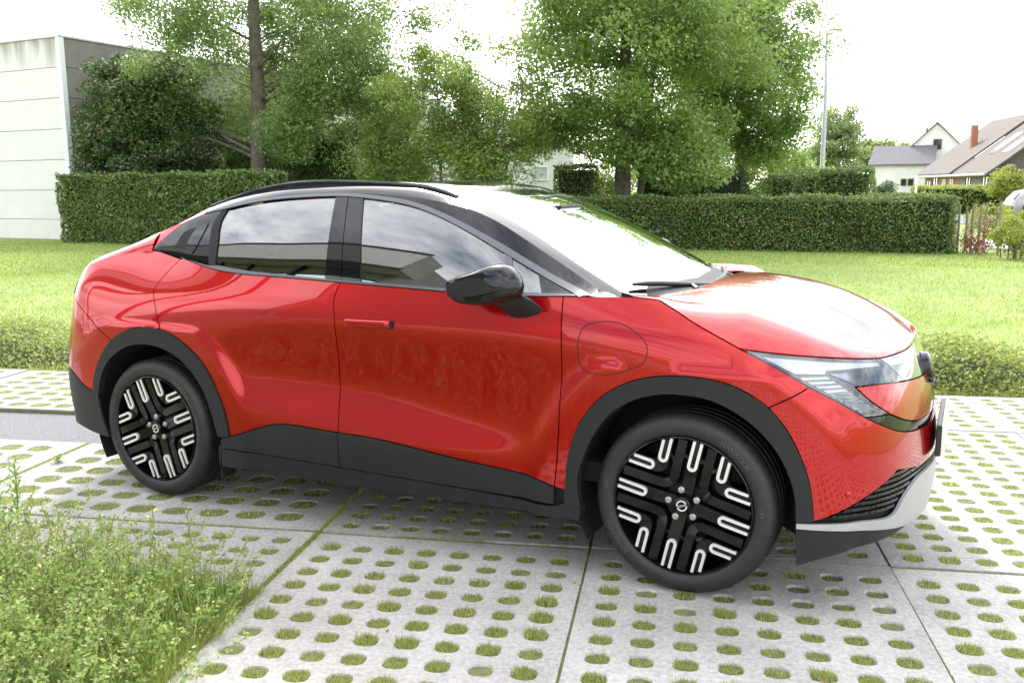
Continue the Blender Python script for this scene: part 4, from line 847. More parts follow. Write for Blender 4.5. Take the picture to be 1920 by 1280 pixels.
def make_wheel(loc, rz, phase):
    w = MB().lathe([(RR-.006,.10),(RR-.005,.0),(RR-.002,-.010),(RR+.002,-.008),(RR+.004,.006),(RR-.002,.02),(RR-.03,.19)], 72, 'y').build('wheel', rimblack, car, smooth=True)
    w.location = loc; w.rotation_euler = (0, 0, rz)
    tp = [(RR-.004,.012),(RR+.006,-.004),(RR+.022,-.014),(RR+.045,-.016),(RR+.064,-.009),(TR-.008,.006),(TR-.002,.018),(TR,.032),(TR,.062),(TR-.006,.063),(TR-.006,.070),(TR,.071),(TR,.108),(TR-.006,.109),(TR-.006,.117),(TR,.118),(TR,.155),(TR-.006,.156),(TR-.006,.163),(TR,.164),(TR-.002,.195),(TR-.012,.212),(TR-.05,.228),(RR,.215)]
    t = MB().lathe(tp, 96, 'y').build('tyre', rubber, w, smooth=True)
    # tread blocks: dark cross grooves on the shoulder
    g = MB()
    for k in range(58):
        a = 2*math.pi*k/58
        for (y0, y1, sk) in ((.0,.058,.05),(.168,.200,-.05)):
            P = []; ny = 5
            for i in range(ny):
                yy = y0+(y1-y0)*i/(ny-1); aa = a+sk*i/(ny-1); rr_ = float(np.interp(yy, [-.009,.006,.018,.032,.195,.212], [RR+.064,TR-.008,TR-.002,TR,TR-.002,TR-.012]))+.0008
                for d in (-.006,.006): P.append((rr_*math.cos(aa+d), yy, rr_*math.sin(aa+d)))
            g.add(P, [(2*i,2*i+1,2*i+3,2*i+2) for i in range(ny-1)])
    g.build('tread_groove', dark, w)['kind'] = 'stuff'
    for txt, sz, am in (('HANKOOK', .028, 48), ('HANKOOK', .028, 212), ('iON', .022, 5), ('iON', .022, 172)):
        L = MB(); arctext(L, txt, sz, RR+.028, math.radians(am), -.0172); L.build('sidewall_lettering', mat('raised_rubber', (.07,.07,.07), .5), w, fix=False)
    # back disc, brake and hub
    MB().lathe([(.0,.05),(.075,.045),(.09,.07),(.225,.095),(.245,.11)], 48, 'y').build('wheel_disc', dark, w, smooth=True)
    MB().lathe([(.07,.082),(.168,.082),(.17,.09),(.17,.102)], 48, 'y').build('brake_disc', mat('brake_steel', (.30,.29,.28), .35, .9), w, smooth=True)
    sp = Matrix.Rotation(-phase, 2)
    def rot(p, q): a = -phase-q*math.pi/2; return (p[0]*math.cos(a)-p[1]*math.sin(a), p[0]*math.sin(a)+p[1]*math.cos(a))
    R_ = RR-.005
    for q in range(4):
        arms = MB()
        for lat in (.0,.22,.44):
            end = math.sqrt(1-lat*lat)*.985
            if lat == 0: path = [(0, end*R_-(end*R_-.03)*i/8) for i in range(9)]; yy = [-.004+.022*((i/8)**1.5) for i in range(9)]
            else:
                rad = .16 if lat == .22 else .09; path = [(lat*R_, R_*end-(R_*(end-lat-rad))*i/6) for i in range(6)]
                path += arcpts((( lat+rad)*R_, (lat+rad)*R_), rad*R_, math.pi, 1.5*math.pi, 8)
                path += [((lat+rad)*R_+(end-lat-rad)*R_*i/6, lat*R_) for i in range(1, 7)]
                n = len(path); yy = [-.004+(.018 if lat == .22 else .010)*(1-abs(2*i/(n-1)-1))**1.3 for i in range(n)]
            path = [rot(p, q) for p in path]
            ribbon(path, .046 if lat != .22 else .034, yy, .06, arms)
            if lat == .22:
                for dd in (.035,.052,.069):   # fine steps nested in the corner
                    c0 = (lat+.02)*R_+dd
                    p2 = [(c0, c0+.07), (c0, c0+.03)]+arcpts((c0+.028, c0+.028), .028, math.pi, 1.5*math.pi, 6)+[(c0+.03, c0), (c0+.07, c0)]
                    ribbon([rot(p, q) for p in p2], .008, .012+dd*.08, .05, arms)
        arms.build('spoke', rimblack, w, smooth=False, bevel=0)
        for lat, ln in ((-.44,.335),(0,.425),(.44,.335)):
            e = math.sqrt(1-lat*lat)*.99*R_; hw = .0138; th = .0108
            ins = MB(); x0 = lat*R_; eo = lambda x: math.sqrt(max(R_*R_*.99-x*x, 0))
            b0 = e-ln*R_
            path = [(x0-hw, eo(x0-hw))]+[(x0-hw, b0+hw)]+arcpts((x0, b0+hw), hw, math.pi, 2*math.pi, 10)[1:-1]+[(x0+hw, b0+hw), (x0+hw, eo(x0+hw))]
            ribbon([rot(p, q) for p in path], th, -.0075, .004, ins)
            ins.build('spoke_insert', machined, w)
    MB().lathe([(0,-.006),(.026,-.006),(.031,-.002),(.034,.02)], 36, 'y').build('hub_cap', rimblack, w, smooth=True)
    e = MB()
    for a0, a1 in ((.22, math.pi-.22), (math.pi+.22, 2*math.pi-.22)): ribbon(arcpts((0,0), .0185, a0, a1, 24), .005, -.0085, -.004, e)
    V, F = text_data('NISSAN', .0105); e.add([(v.x, -.0075-v.z, v.y-.0036) for v in V], F)
    e.build('hub_emblem', machined, w, fix=False, rot=(0, -math.radians(20), 0))
    for k in range(5):
        a = math.pi/2+.12+2*math.pi*k/5; b = MB().lathe([(0,-.004),(.0075,-.004),(.0085,.0),(.0125,.002),(.0125,.03)], 12, 'y', (.057*math.cos(a), .004, .057*math.sin(a)))
        b.build('lug_nut', mat('lug_steel', (.5,.5,.5), .3, .9), w, smooth=True)
    return w
w1 = make_wheel((HUBX, -.872, HUBZ), math.radians(-.5), math.radians(13))
w2 = make_wheel((-HUBX, -.872, HUBZ), 0, math.radians(-22))
for src, loc in ((w1, (HUBX, .872, HUBZ)), (w2, (-HUBX, .872, HUBZ))):
    c = src.copy(); COL.objects.link(c); c.location = loc; c.rotation_euler = (0, 0, math.pi)
    for ch in list(src.children):
        d = ch.copy(); COL.objects.link(d); d.parent = c
        for g in list(ch.children):
            h = g.copy(); COL.objects.link(h); h.parent = d
# ================= hedges, bushes and trees =================
def hedge(x0, x1, y0, y1, h, label, lm, leaf, dens, z0=0., rz=0., rough=.13, name='trimmed_hedge'):
    """a clipped hedge: a dark twiggy heart with a dense skin of leaves"""
    w, d = x1-x0, y1-y0; root = empty(name, ((x0+x1)/2, (y0+y1)/2, z0), rz); tag(root, label, 'hedge')
    MB().box(-w/2+.13, w/2-.13, -d/2+.13, d/2-.13, 0, h-.13).build('twig_core', mat('hedge_core', (.018,.026,.010), .95), root)
    A = [(w*h, 0), (w*h*.4, 1), (w*d, 2), (d*h, 3), (d*h, 4)]; C = []
    for a, k in A:
        n = int(a*dens); p, q = RNG.uniform(-.5, .5, n), RNG.uniform(-.5, .5, n); e = -np.abs(RNG.normal(0, .05, n))+RNG.normal(0, .012, n)
        bump = rough*(np.sin(p*w*3.1+q*2)+np.sin(q*h*4.3+p*w*1.7))*.35
        e = e+bump
        if k == 0: P = np.column_stack([p*w, -d/2-e, (q+.5)*h])
        elif k == 1: P = np.column_stack([p*w, d/2+e, (q+.5)*h])
        elif k == 2: P = np.column_stack([p*w, q*d, h+e*.8])
        elif k == 3: P = np.column_stack([-w/2-e, p*d, (q+.5)*h])
        else: P = np.column_stack([w/2+e, p*d, (q+.5)*h])
        C.append(P)
    ns = int(w*14); sx_, sy_ = RNG.uniform(-w/2, w/2, ns), RNG.uniform(-d/2, d/2, ns)      # stray shoots above the clipped top
    for k in range(ns): C.append(np.column_stack([np.full(6, sx_[k])+RNG.normal(0, .025, 6), np.full(6, sy_[k])+RNG.normal(0, .025, 6), h+np.linspace(0, RNG.uniform(.03, .11), 6)]))
    C = np.concatenate(C); C[:,2] = np.maximum(C[:,2], .03)
    link('foliage', quads('foliage', qleaves(C, leaf, .6, .25)), lm, root)
    return root
beech = leafmat('hornbeam_leaf', (.085,.15,.04), (.215,.295,.085), (.42,.32,.15), .30, .36, spec=.55)
hedge(-22.35, -14.55, 15.05, 16.1, 1.98, 'tall clipped hedge in front of the concrete warehouse', beech, .085, 1100, rz=.02)
hedge(-9.5, 1.86, 18.05, 19.0, 1.27, 'long low clipped hedge across the back of the lawn', beech, .062, 1500, rz=.105)
dk = leafmat('yew_leaf', (.035,.08,.022), (.09,.16,.045), None, .2, .45)
hedge(-6.6, -3.6, 22.0, 23.0, 1.95, 'dark clipped hedge in shade behind the thick tree trunk', dk, .07, 600, rz=.12)
hedge(-8.25, -7.15, 19.6, 20.4, 2.12, 'small square clipped hedge block left of the thick tree trunk', beech, .07, 900, rz=.1)
for x0, x1, h, lb in ((-2.95,-2.2,1.83,'leftmost of three clipped hedge blocks behind the long hedge'),(-2.05,-1.66,1.83,'narrow middle one of three clipped hedge blocks'),(-1.60,-.26,1.96,'widest of three clipped hedge blocks, beside the lamp post')):
    o = hedge(x0, x1, 22.3, 23.3, h, lb, beech, .07, 900); o['group'] = 'hedge blocks behind the long hedge'
hedge(-.9, 9.0, 50.6, 52.0, 1.42, 'pale green far hedge in front of the houses', leafmat('privet_leaf', (.20,.28,.06), (.36,.42,.12), None, .36), .15, 160)
def limb(mb, P, r0, r1, n=7):
    P = [Vector(p) for p in P]; m = len(P); mb.tube(P, [r0+(r1-r0)*(i/(m-1))**.8 for i in range(m)], n)
def bent(a, b, sag, k=5, wob=.12):
    a, b = Vector(a), Vector(b); L = (b-a).length; out = []
    for i in range(k+1):
        t = i/k; p = a.lerp(b, t); p.z += sag*math.sin(math.pi*t)*L
        if 0 < i < k: p += Vector((random.gauss(0, wob), random.gauss(0, wob), random.gauss(0, wob*.5)))*L*.12
        out.append(p)
    return out
bark = mat('bark', (.11,.095,.075), .92, noise=(7, (.20,.175,.145), .38, .66), bump=(26, 1, .03))
def tree(name, label, x, y, trunks, clumps, lm, leaf, per, cr, cat='tree', group=None, flat=.72, up=.32, nlimb=42, droop=.3):
    root = empty(name, (x, y, 0)); tag(root, label, cat, group)
    tb = MB()
    for (dx, dy, r, h, lx, ly) in trunks:
        k = 8; P = [(dx+lx*(i/k)+random.gauss(0, .02), dy+ly*(i/k)+random.gauss(0, .02), -.1+(h+.1)*i/k) for i in range(k+1)]
        tb.tube(P, [r*(1.28 if i == 0 else 1.05 if i == 1 else 1)*(1-.72*(i/k)**1.2) for i in range(k+1)], 12)
    CL = np.array(clumps); order = list(range(len(CL))); random.shuffle(order)
    for i in order[:nlimb]:
        c = CL[i]; t = trunks[i % len(trunks)]; z0 = max(t[3]*.22, min(t[3]*.92, c[2]-.25*math.hypot(c[0], c[1])-.2)); f = z0/t[3]
        st = (t[0]+t[4]*f, t[1]+t[5]*f, z0); L = math.dist(st, c); r = t[2]*(.11+.05*random.random())*(1.3-f*.7)
        if L > .4: limb(tb, bent(st, c, random.uniform(-.02, .10)), max(r*min(L, 4)/2.8, .012), .006, 6)
    tb.build('trunk', bark, root, smooth=True)
    n = len(CL)*per; idx = np.repeat(np.arange(len(CL)), per); sc = RNG.uniform(.6, 1.35, len(CL))[idx]*cr
    d = RNG.normal(size=(n, 3)); d /= np.linalg.norm(d, axis=1, keepdims=True); d *= (RNG.uniform(0, 1, n)**.45)[:,None]
    hor = np.hypot(d[:,0], d[:,1]); P = CL[idx]+np.column_stack([d[:,0]*sc, d[:,1]*sc, d[:,2]*sc*flat-droop*hor*hor*sc*.5])
    link('crown', quads('crown', qleaves(P, leaf, .62, up, droop=.6)), lm, root)
    return root
def blob(n, cx_, cy_, cz_, rx, ry, rz_, zmin=-9, inner=.45, pw=.5):
    out = []
    while len(out) < n:
        d = RNG.normal(size=3); d /= np.linalg.norm(d); r = inner+(1-inner)*RNG.uniform()**pw
        if random.random() < .25: r *= random.uniform(.3, 1)
        r *= 1+.10*math.sin(3*math.atan2(d[1], d[0])+2*d[2])+RNG.normal(0, .05)
        p = (cx_+d[0]*r*rx, cy_+d[1]*r*ry, cz_+d[2]*r*rz_)
        if p[2] > zmin: out.append(p)
    return out
oak = leafmat('oak_leaf', (.11,.19,.06), (.22,.31,.105), (.31,.39,.15), .48, .36, spec=.55)
oak2 = leafmat('oak_leaf_fresh', (.115,.205,.058), (.245,.345,.10), (.36,.45,.15), .50, .36, spec=.55)
laurel = leafmat('laurel_leaf', (.042,.085,.028), (.115,.175,.058), (.28,.18,.09), .22, .32, spec=.65)
maple = leafmat('field_maple_leaf', (.12,.20,.048), (.24,.32,.09), (.34,.38,.13), .46, .42)
# big oak on the left: tall trunk visible through an open crown
tree('oak_tree', 'tall open oak tree with a straight trunk behind the left hedge', -16.9, 17.6, [(0,0,.27,10.5,.1,.2)],
     [c for c in blob(250, .55, .6, 6.6, 5.0, 4.2, 4.0, 2.6, .30) if not (abs(c[0]*.75+c[1]*.66) < .8 and c[0]*.66-c[1]*.75 > -.5 and c[2] < 8)]+blob(22, -3.2, -.5, 3.9, 1.5, 1.2, .9)+blob(26, 3.1, .4, 4.6, 1.9, 1.4, 1.2)+blob(12, 1.9, -.9, 3.0, .9, .7, .6)+blob(14, -1.2, 1.2, 2.7, 1.2, .8, .7), oak, .105, 390, .78)
# dense pair of oaks right of centre
tree('oak_tree', 'dense oak tree with a thick double trunk behind the low hedge', -6.35, 19.9, [(0,0,.235,9.0,.1,.1),(.29,.25,.11,7.5,.6,.5)],
     blob(235, .35, 0, 5.75, 3.15, 3.0, 3.6, 2.35, .5)+blob(12, -1.9, -.5, 3.1, .8, .7, .5, 2.5)+blob(26, 1.2, -.9, 2.6, 1.5, 1.0, .65, 1.62)+blob(10, 2.3, -1.0, 1.95, .9, .5, .25, 1.5), oak2, .108, 370, .70)
tree('oak_tree', 'oak tree with a single slim trunk right of the thick double trunk', -4.35, 25.0, [(0,0,.17,9.0,.1,0)],
     blob(180, -.1, 0, 5.4, 2.25, 2.3, 3.6, 2.5, .5)+blob(10, .9, -.6, 2.7, .8, .6, .4, 2.1)+blob(8, 1.4, 0, 3.3, .5, .6, .5), oak2, .112, 350, .66)
# many-stemmed small tree in the middle
tree('multi_stem_tree', 'bushy many-stemmed tree between the two oaks above the car roof', -9.9, 17.4, [(-1.3,0,.05,4.2,-.5,0),(-.6,.1,.06,4.4,-.2,.1),(.1,0,.06,4.6,.2,0),(.5,.2,.05,4.4,.6,0),(.9,0,.055,4.2,.9,.1),(-1.9,.2,.045,3.6,-.7,0)],
     blob(120, -.15, .2, 3.55, 2.75, 1.5, 1.75, 1.4, .35)+blob(34, -1.9, -.2, 2.2, 1.3, .9, .8, 1.1)+blob(30, .9, -.2, 2.3, 1.35, .9, .8, 1.1), maple, .085, 290, .52, nlimb=90)
tree('hazel_bush', 'light green bush right behind the left oak trunk', -15.0, 20.6, [(0,0,.05,3.4,.3,0),(.4,.2,.05,3.2,.6,0),(-.4,.1,.05,3.0,-.5,0)], blob(60, .3, 0, 2.6, 1.7, 1.1, 1.7, .4, .35), maple, .10, 230, .55, cat='bush')
tree('laurel_bush', 'big dark evergreen bush at the corner of the warehouse', -21.4, 17.0, [(0,0,.07,4.2,0,0),(.5,.2,.06,4,.4,0),(-.5,0,.06,3.8,-.5,0)], blob(205, .45, 0, 3.0, 2.6, 1.35, 2.75, .3, .55), laurel, .105, 300, .5, cat='bush', nlimb=40)
tree('laurel_bush', 'dark shrubs in the shade left of the oak trunk', -18.6, 19.6, [(0,0,.05,2.6,0,0),(.6,0,.05,2.4,.3,0)], blob(70, .6, 0, 1.6, 2.2, 1.1, 1.55, .2, .5), laurel, .10, 240, .5, cat='bush', nlimb=30)
tree('maple_bush', 'yellowish green tree behind the evergreen bush and the oak', -20.6, 22.5, [(0,0,.09,5,0,0),(.5,0,.07,4.6,.6,0)], blob(90, .9, 0, 3.7, 2.7, 1.5, 2.3, .6, .4), maple, .12, 210, .7)
tree('yew_bush', 'dark green conical bush right of the oak trunk', -15.2, 18.4, [(0,0,.06,3.0,0,0)], blob(46, 0, 0, 1.7, .75, .7, 1.6, .2, .5), leafmat('yewish', (.03,.07,.018), (.10,.14,.035), None, .2), .085, 230, .4, cat='bush', nlimb=20)
tree('hazel_bush', 'small green bush between the square hedge block and the thick trunk', -8.6, 25.5, [(0,0,.04,1.9,.1,0)], blob(36, 0, 0, 1.35, 1.15, .8, 1.1, .2, .35), maple, .10, 200, .45, cat='bush', nlimb=12)
# trees far off on the right
tree('poplar_tree', 'loose pale green tree behind the lamp post', -4.1, 45.5, [(0,0,.12,5.0,0,0)], blob(80, 0, 0, 3.5, 1.35, 1.2, 1.85, 1.0, .3)+blob(22, -1.0, 0, 2.2, 1.0, .8, .8), leafmat('poplar_leaf', (.16,.23,.09), (.32,.38,.17), None, .42), .15, 170, .5, flat=.8, droop=.1)
tree('hedgerow_tree', 'light green leafy tree behind the dark hedge between the trunks', -8.2, 34, [(0,0,.1,3.6,0,0)], blob(60, 0, 0, 2.2, 3.2, 1.2, 1.5, .3, .3), maple, .14, 200, .7)
tree('hedgerow_tree', 'leafy bush seen right of the slim oak trunk', -5.0, 33.5, [(0,0,.1,2.8,0,0)], blob(40, 0, 0, 1.7, 2.0, 1.0, 1.2, .2, .3), oak2, .13, 200, .6)
tree('far_tree', 'small rounded tree far behind the white house', -7.6, 105, [(0,0,.2,5.5,0,0)], blob(40, 0, 0, 4.6, 3.0, 2, 1.8, 1, .4), MATS['poplar_leaf'], .4, 120, 1.0, nlimb=20)
tree('far_tree', 'pale tree at the right edge of the slim oak', -7.2, 52, [(0,0,.1,3.4,0,0)], blob(30, .4, 0, 2.3, 1.1, 1, 1.2, .5, .4), MATS['poplar_leaf'], .16, 150, .5, nlimb=15)
tree('round_bush', 'small round green bush before the white house', -2.68, 55.6, [(0,0,.05,1.3,0,0)], blob(26, 0, 0, 1.2, .62, .6, .65, .2, .5), laurel, .12, 140, .3, cat='bush', nlimb=10)
tree('yellow_bush', 'leafy yellow green bush in front of the dark brick gable', 3.9, 49.3, [(0,0,.06,2.2,0,0)], blob(44, 0, 0, 1.45, 1.3, .9, .9, .3, .4), leafmat('golden_leaf', (.17,.24,.045), (.32,.36,.08), (.45,.36,.08), .4), .14, 150, .45, cat='bush', nlimb=14)
for i, (x, y, rx, h, lb) in enumerate([(2.75,23.0,.75,.95,'yellowish bush right of the brown stakes'),(3.4,19.2,.62,1.05,'feathery yellow green bush at the right picture edge'),(3.0,17.6,.35,.75,'small bright green shrub by the wire fence'),(-1.1,44,1.3,.55,'low yellow flowering shrub behind the end of the long hedge')]):
    tree('golden_bush', lb, x, y, [(0,0,.03,h*.9,0,0),(.12,.05,.02,h*.8,.15,0)], blob(34, 0, 0, h*.62, rx, .5, h*.45, .08, .35), MATS['golden_leaf'], .055 if y < 30 else .12, 130, .2 if y < 30 else .35, cat='bush', nlimb=24)
# withered saplings tied to stakes at the end of the hedge
stake_m = mat('stake_wood', (.20,.165,.14), .85, noise=(14, (.30,.26,.23), .35, .7))
for i, (x, y, h) in enumerate([(1.93,19.35,1.08),(2.08,19.5,1.05),(2.21,19.45,1.06),(2.34,19.35,1.08),(2.47,19.4,1.12),(2.74,18.6,1.15)]):
    o = MB().tube([(0,0,-.1),(random.uniform(-.02,.02),0,h*.5),(random.uniform(-.03,.03),0,h)], [.028,.026,.023], 8).build('wooden_stake', stake_m, loc=(x, y, 0), smooth=True)
    tag(o, ['stake nearest the hedge end','second stake from the hedge end','third stake from the hedge end','dark fourth stake from the hedge end','fifth stake from the hedge end','lone stake farthest right by the yellow bush'][i], 'stake', 'stakes at the end of the long hedge')
brown = leafmat('withered_leaf', (.19,.085,.045), (.40,.23,.14), None, .25)
for i, (x, y, h, lb) in enumerate([(1.78,19.1,.75,'withered brown sapling against the end of the hedge'),(2.12,19.2,.65,'withered brown sapling between the second and third stakes'),(2.50,19.1,.95,'tallest withered brown sapling by the fifth stake'),(2.32,18.8,.5,'short withered brown sapling in front of the stakes')]):
    tree('withered_sapling', lb, x, y, [(0,0,.012,h,.03,0),(.06,.03,.010,h*.8,.08,0),(-.07,0,.009,h*.7,-.06,0)], blob(16, 0, 0, h*.42, .17, .15, h*.38, .08, .3), brown, .055, 22, .13, cat='sapling', group='withered saplings at the stakes', nlimb=16)
# wire fence at the far right
fm = mat('fence_wire', (.12,.11,.10), .6, .5)
wf = empty('wire_fence', (3.1,16.9,0)); tag(wf, 'thin wire fence at the right edge of the lawn', 'fence')
for k in range(7): MB().tube([(-.32+k*.13, .95-k*.42, -.05), (-.32+k*.13, .95-k*.42, .42)], .012, 6).build('fence_post', fm, wf)
for z in (.12,.24,.36): MB().tube([(-.32,.95,z),(.46,-1.57,z)], .004, 5).build('wire', fm, wf)
# weeds standing out of the bed
def weed(name, lb, u, v, z0, h, nleaf, ll, lw, m, flower=None):
    xy = uvw(u, v); root = empty(name, (xy[0], xy[1], z0)); tag(root, lb, 'weed')
    MB().tube([(0,0,0),(.01,.005,h*.5),(.004,.012,h)], [.0042,.0032,.0016], 6).build('stem', mat('weed_stem', (.17,.24,.06), .6), root)
    Q = []
    for k in range(nleaf):
        t = .12+.86*k/nleaf; a = k*2.4; d = np.array([math.cos(a), math.sin(a), 0]); L = ll*(1-.45*t)*random.uniform(.8,1.2); s = np.array([-d[1], d[0], 0])*lw
        b = np.array([.006*t, .01*t, h*t]); mpt = b+d*L*.5+np.array([0,0,L*.42]); e = b+d*L+np.array([0,0,L*.45*random.uniform(.2,1.2)])
        Q.append([b-s*.3, b+s*.3, mpt+s, mpt-s]); Q.append([mpt-s, mpt+s, e+s*.1, e-s*.1])
    link('foliage', quads('foliage', np.array(Q)), m, root)
    if flower: 
        f = MB(); 
        for k in range(3): f.lathe([(0,.004),(.006,.002),(.008,-.002),(0,-.004)], 8, 'z', (.004+.018*math.cos(k*2.1), .012+.018*math.sin(k*2.1), h+.004-.015*k))
        f.build('flower_heads', flower, root)
wm = leafmat('weed_leaf', (.14,.25,.05), (.24,.36,.09), None, .42)
weed('tall_weed', 'tall narrow-leaved green weed at the left picture edge', -1.42, -.14, -.02, .33, 50, .095, .0065, wm)
weed('tall_weed', 'second narrow-leaved weed just left of the tall one', -1.50, -.16, -.02, .25, 34, .085, .006, wm)
weed('flowering_weed', 'thin weed with small yellow flowers beside the rear wheel slab', -.52, -.50, -.02, .27, 9, .03, .004, wm, mat('yellow_petal', (.75,.60,.08), .6))
weed('broad_weed', 'short weed growing in a slab hole by the asphalt', -1.90, .80, -.02, .05, 16, .06, .008, wm)
weed('broad_weed', 'broad-leaved weed at the right edge of the planting bed', -.42, -.80, .03, .10, 9, .06, .016, leafmat('clover', (.13,.24,.07), (.2,.31,.1), None, .35))
# ================= buildings and street things =================
def quadbox(b, P, z0, z1):
    n = len(P); b.add([(x, y, z0) for x, y in P]+[(x, y, z1) for x, y in P], [tuple(reversed(range(n))), tuple(range(n, 2*n))]+[(i, (i+1)%n, (i+1)%n+n, i+n) for i in range(n)])
# concrete warehouse on the left: stacked precast panels with open joints
cpan = mat('precast_panel', (.74,.73,.725), .85, noise=(1.6, (.80,.79,.785), .35, .7), bump=(60, .3, .004))
def stained():
    m = cpan.copy(); m.name = 'precast_panel_stained'; nt = m.node_tree; b = nt.nodes['Principled BSDF']; N = nt.nodes.new; L = nt.links.new
    tx = N('ShaderNodeTexCoord'); mp = N('ShaderNodeMapping'); mp.inputs['Scale'].default_value = (2.6,2.6,.25); L(tx.outputs['Object'], mp.inputs[0]); nz = N('ShaderNodeTexNoise'); nz.inputs['Scale'].default_value = 1.4; nz.inputs['Detail'].default_value = 8; L(mp.outputs[0], nz.inputs[0])
    sx = N('ShaderNodeSeparateXYZ'); L(tx.outputs['Object'], sx.inputs[0]); mr = N('ShaderNodeMapRange'); mr.inputs[1].default_value = -.5; mr.inputs[2].default_value = .5; mr.inputs[3].default_value = -.12; mr.inputs[4].default_value = .22; L(sx.outputs[2], mr.inputs[0])
    ad = N('ShaderNodeMath'); ad.operation = 'ADD'; L(nz.outputs[0], ad.inputs[0]); L(mr.outputs[0], ad.inputs[1]); rp = N('ShaderNodeValToRGB'); rp.color_ramp.elements[0].position = .48; rp.color_ramp.elements[1].position = .78
    rp.color_ramp.elements[0].color = (.74,.73,.72,1); rp.color_ramp.elements[1].color = (.33,.31,.27,1); L(ad.outputs[0], rp.inputs[0]); L(rp.outputs[0], b.inputs['Base Color']); return m
cst = stained()
wh = empty('concrete_warehouse', (-23.2,16.15,0)); wh.scale = (1,1,1.03); tag(wh, 'pale concrete panel warehouse with stained top at the left edge', 'building')
MB().box(-24,-.12,.12,24,0,5.9).build('wall_core', mat('joint_dark', (.55,.55,.55), .9), wh)
zz = [0,.62,1.52,2.43,3.34,4.25,5.14,6.0]
for i in range(7):
    for k in range(2):
        o = MB().box(-6,6,-.07,.07,-(zz[i+1]-zz[i])/2+.007,(zz[i+1]-zz[i])/2-.007).build('wall_panel', cst if i == 6 else cpan, wh, bevel=.008, loc=(-6.1-12.02*k, .07, (zz[i]+zz[i+1])/2))
    o = MB().box(-.07,.07,-6,6,-(zz[i+1]-zz[i])/2+.007,(zz[i+1]-zz[i])/2-.007).build('wall_panel', mat('precast_side_shaded', (.19,.18,.17), .88, noise=(1.6, (.27,.26,.245), .35, .7)), wh, bevel=.008, loc=(-.07, 6.16, (zz[i]+zz[i+1])/2))  # side wall panels: same concrete, its shade put into a darker colour
MB().box(-.16,.02,-.02,.155,0,6.03).build('corner_trim', mat('corner_trim_white', (.78,.84,.84), .5), wh, bevel=.01)
MB().box(-24,.03,-.03,12.2,6.0,6.06).build('parapet_cap', mat('zinc_cap', (.55,.56,.57), .4, .6), wh)
def win(parent, c, ax, w, h, fr, gl, d=.06, mull=0):
    """window: frame bars round a recessed pane; ax = direction along the wall"""
    ax = Vector(ax).normalized(); nrm = Vector((ax.y, -ax.x, 0)); c = Vector(c); t = .06
    def bar(u0, u1, z0, z1, o0, o1):
        return [tuple(c+ax*u+nrm*o+Vector((0,0,z))) for z in (z0, z1) for u, o in ((u0,o0),(u1,o0),(u1,o1),(u0,o1))]
    FF = [(3,2,1,0),(4,5,6,7),(0,1,5,4),(1,2,6,5),(2,3,7,6),(3,0,4,7)]
    b = MB()
    for q in ((-w/2,w/2,-h/2,-h/2+t),(-w/2,w/2,h/2-t,h/2),(-w/2,-w/2+t,-h/2+t,h/2-t),(w/2-t,w/2,-h/2+t,h/2-t))+(((-t/2,t/2,-h/2+t,h/2-t),) if mull else ()): b.add(bar(*q, -.02, d), FF)
    f = b.build('window', fr, parent)
    MB().add(bar(-w/2+t, w/2-t, -h/2+t, h/2-t, 0, .012), FF).build('pane', gl, f)
    return f
pane = mat('dark_pane', (.03,.035,.04), .05, coat=1); lpane = mat('light_pane', (.45,.50,.52), .08, coat=1)
wfr = mat('white_frame', (.75,.75,.74), .5); bfr = mat('brown_frame', (.10,.05,.035), .6)
whm = mat('white_render', (.78,.75,.76), .85, noise=(.8, (.68,.67,.66), .4, .7)); slate = mat('slate_roof', (.105,.10,.115), .7, noise=(9, (.16,.155,.165), .35, .7), bump=(22, .8, .03))
# white house glimpsed between the trees
h0 = empty('white_house', (-16.9,34.3,0)); h0.scale = (1,1,.85); tag(h0, 'white brick house glimpsed between the trees in the middle', 'house')
b = MB(); quadbox(b, [(-6.5,-2.6),(2.6,1.4),(-.6,8),(-9.5,4.2)], 0, 4.1); b.build('wall', mat('white_brick', (.66,.66,.68), .85, noise=(12, (.60,.60,.62), .4, .6), bump=(20, .4, .01)), h0)
MB().add([(-6.9,-3.0,4.0),(3.1,1.4,4.0),(-.8,8.4,4.0),(-10,4.2,4.0),(-5.6,2.6,5.6),(-1.0,4.2,5.6)], [(0,1,5,4),(1,2,5),(2,3,4,5),(3,0,4),(3,2,1,0)]).build('roof', slate, h0)
win(h0, (1.15,.74,2.55), (9.1,4,0), .85, .75, wfr, lpane); win(h0, (-3.2,-1.13,2.3), (9.1,4,0), 1.2, 1.3, wfr, pane)
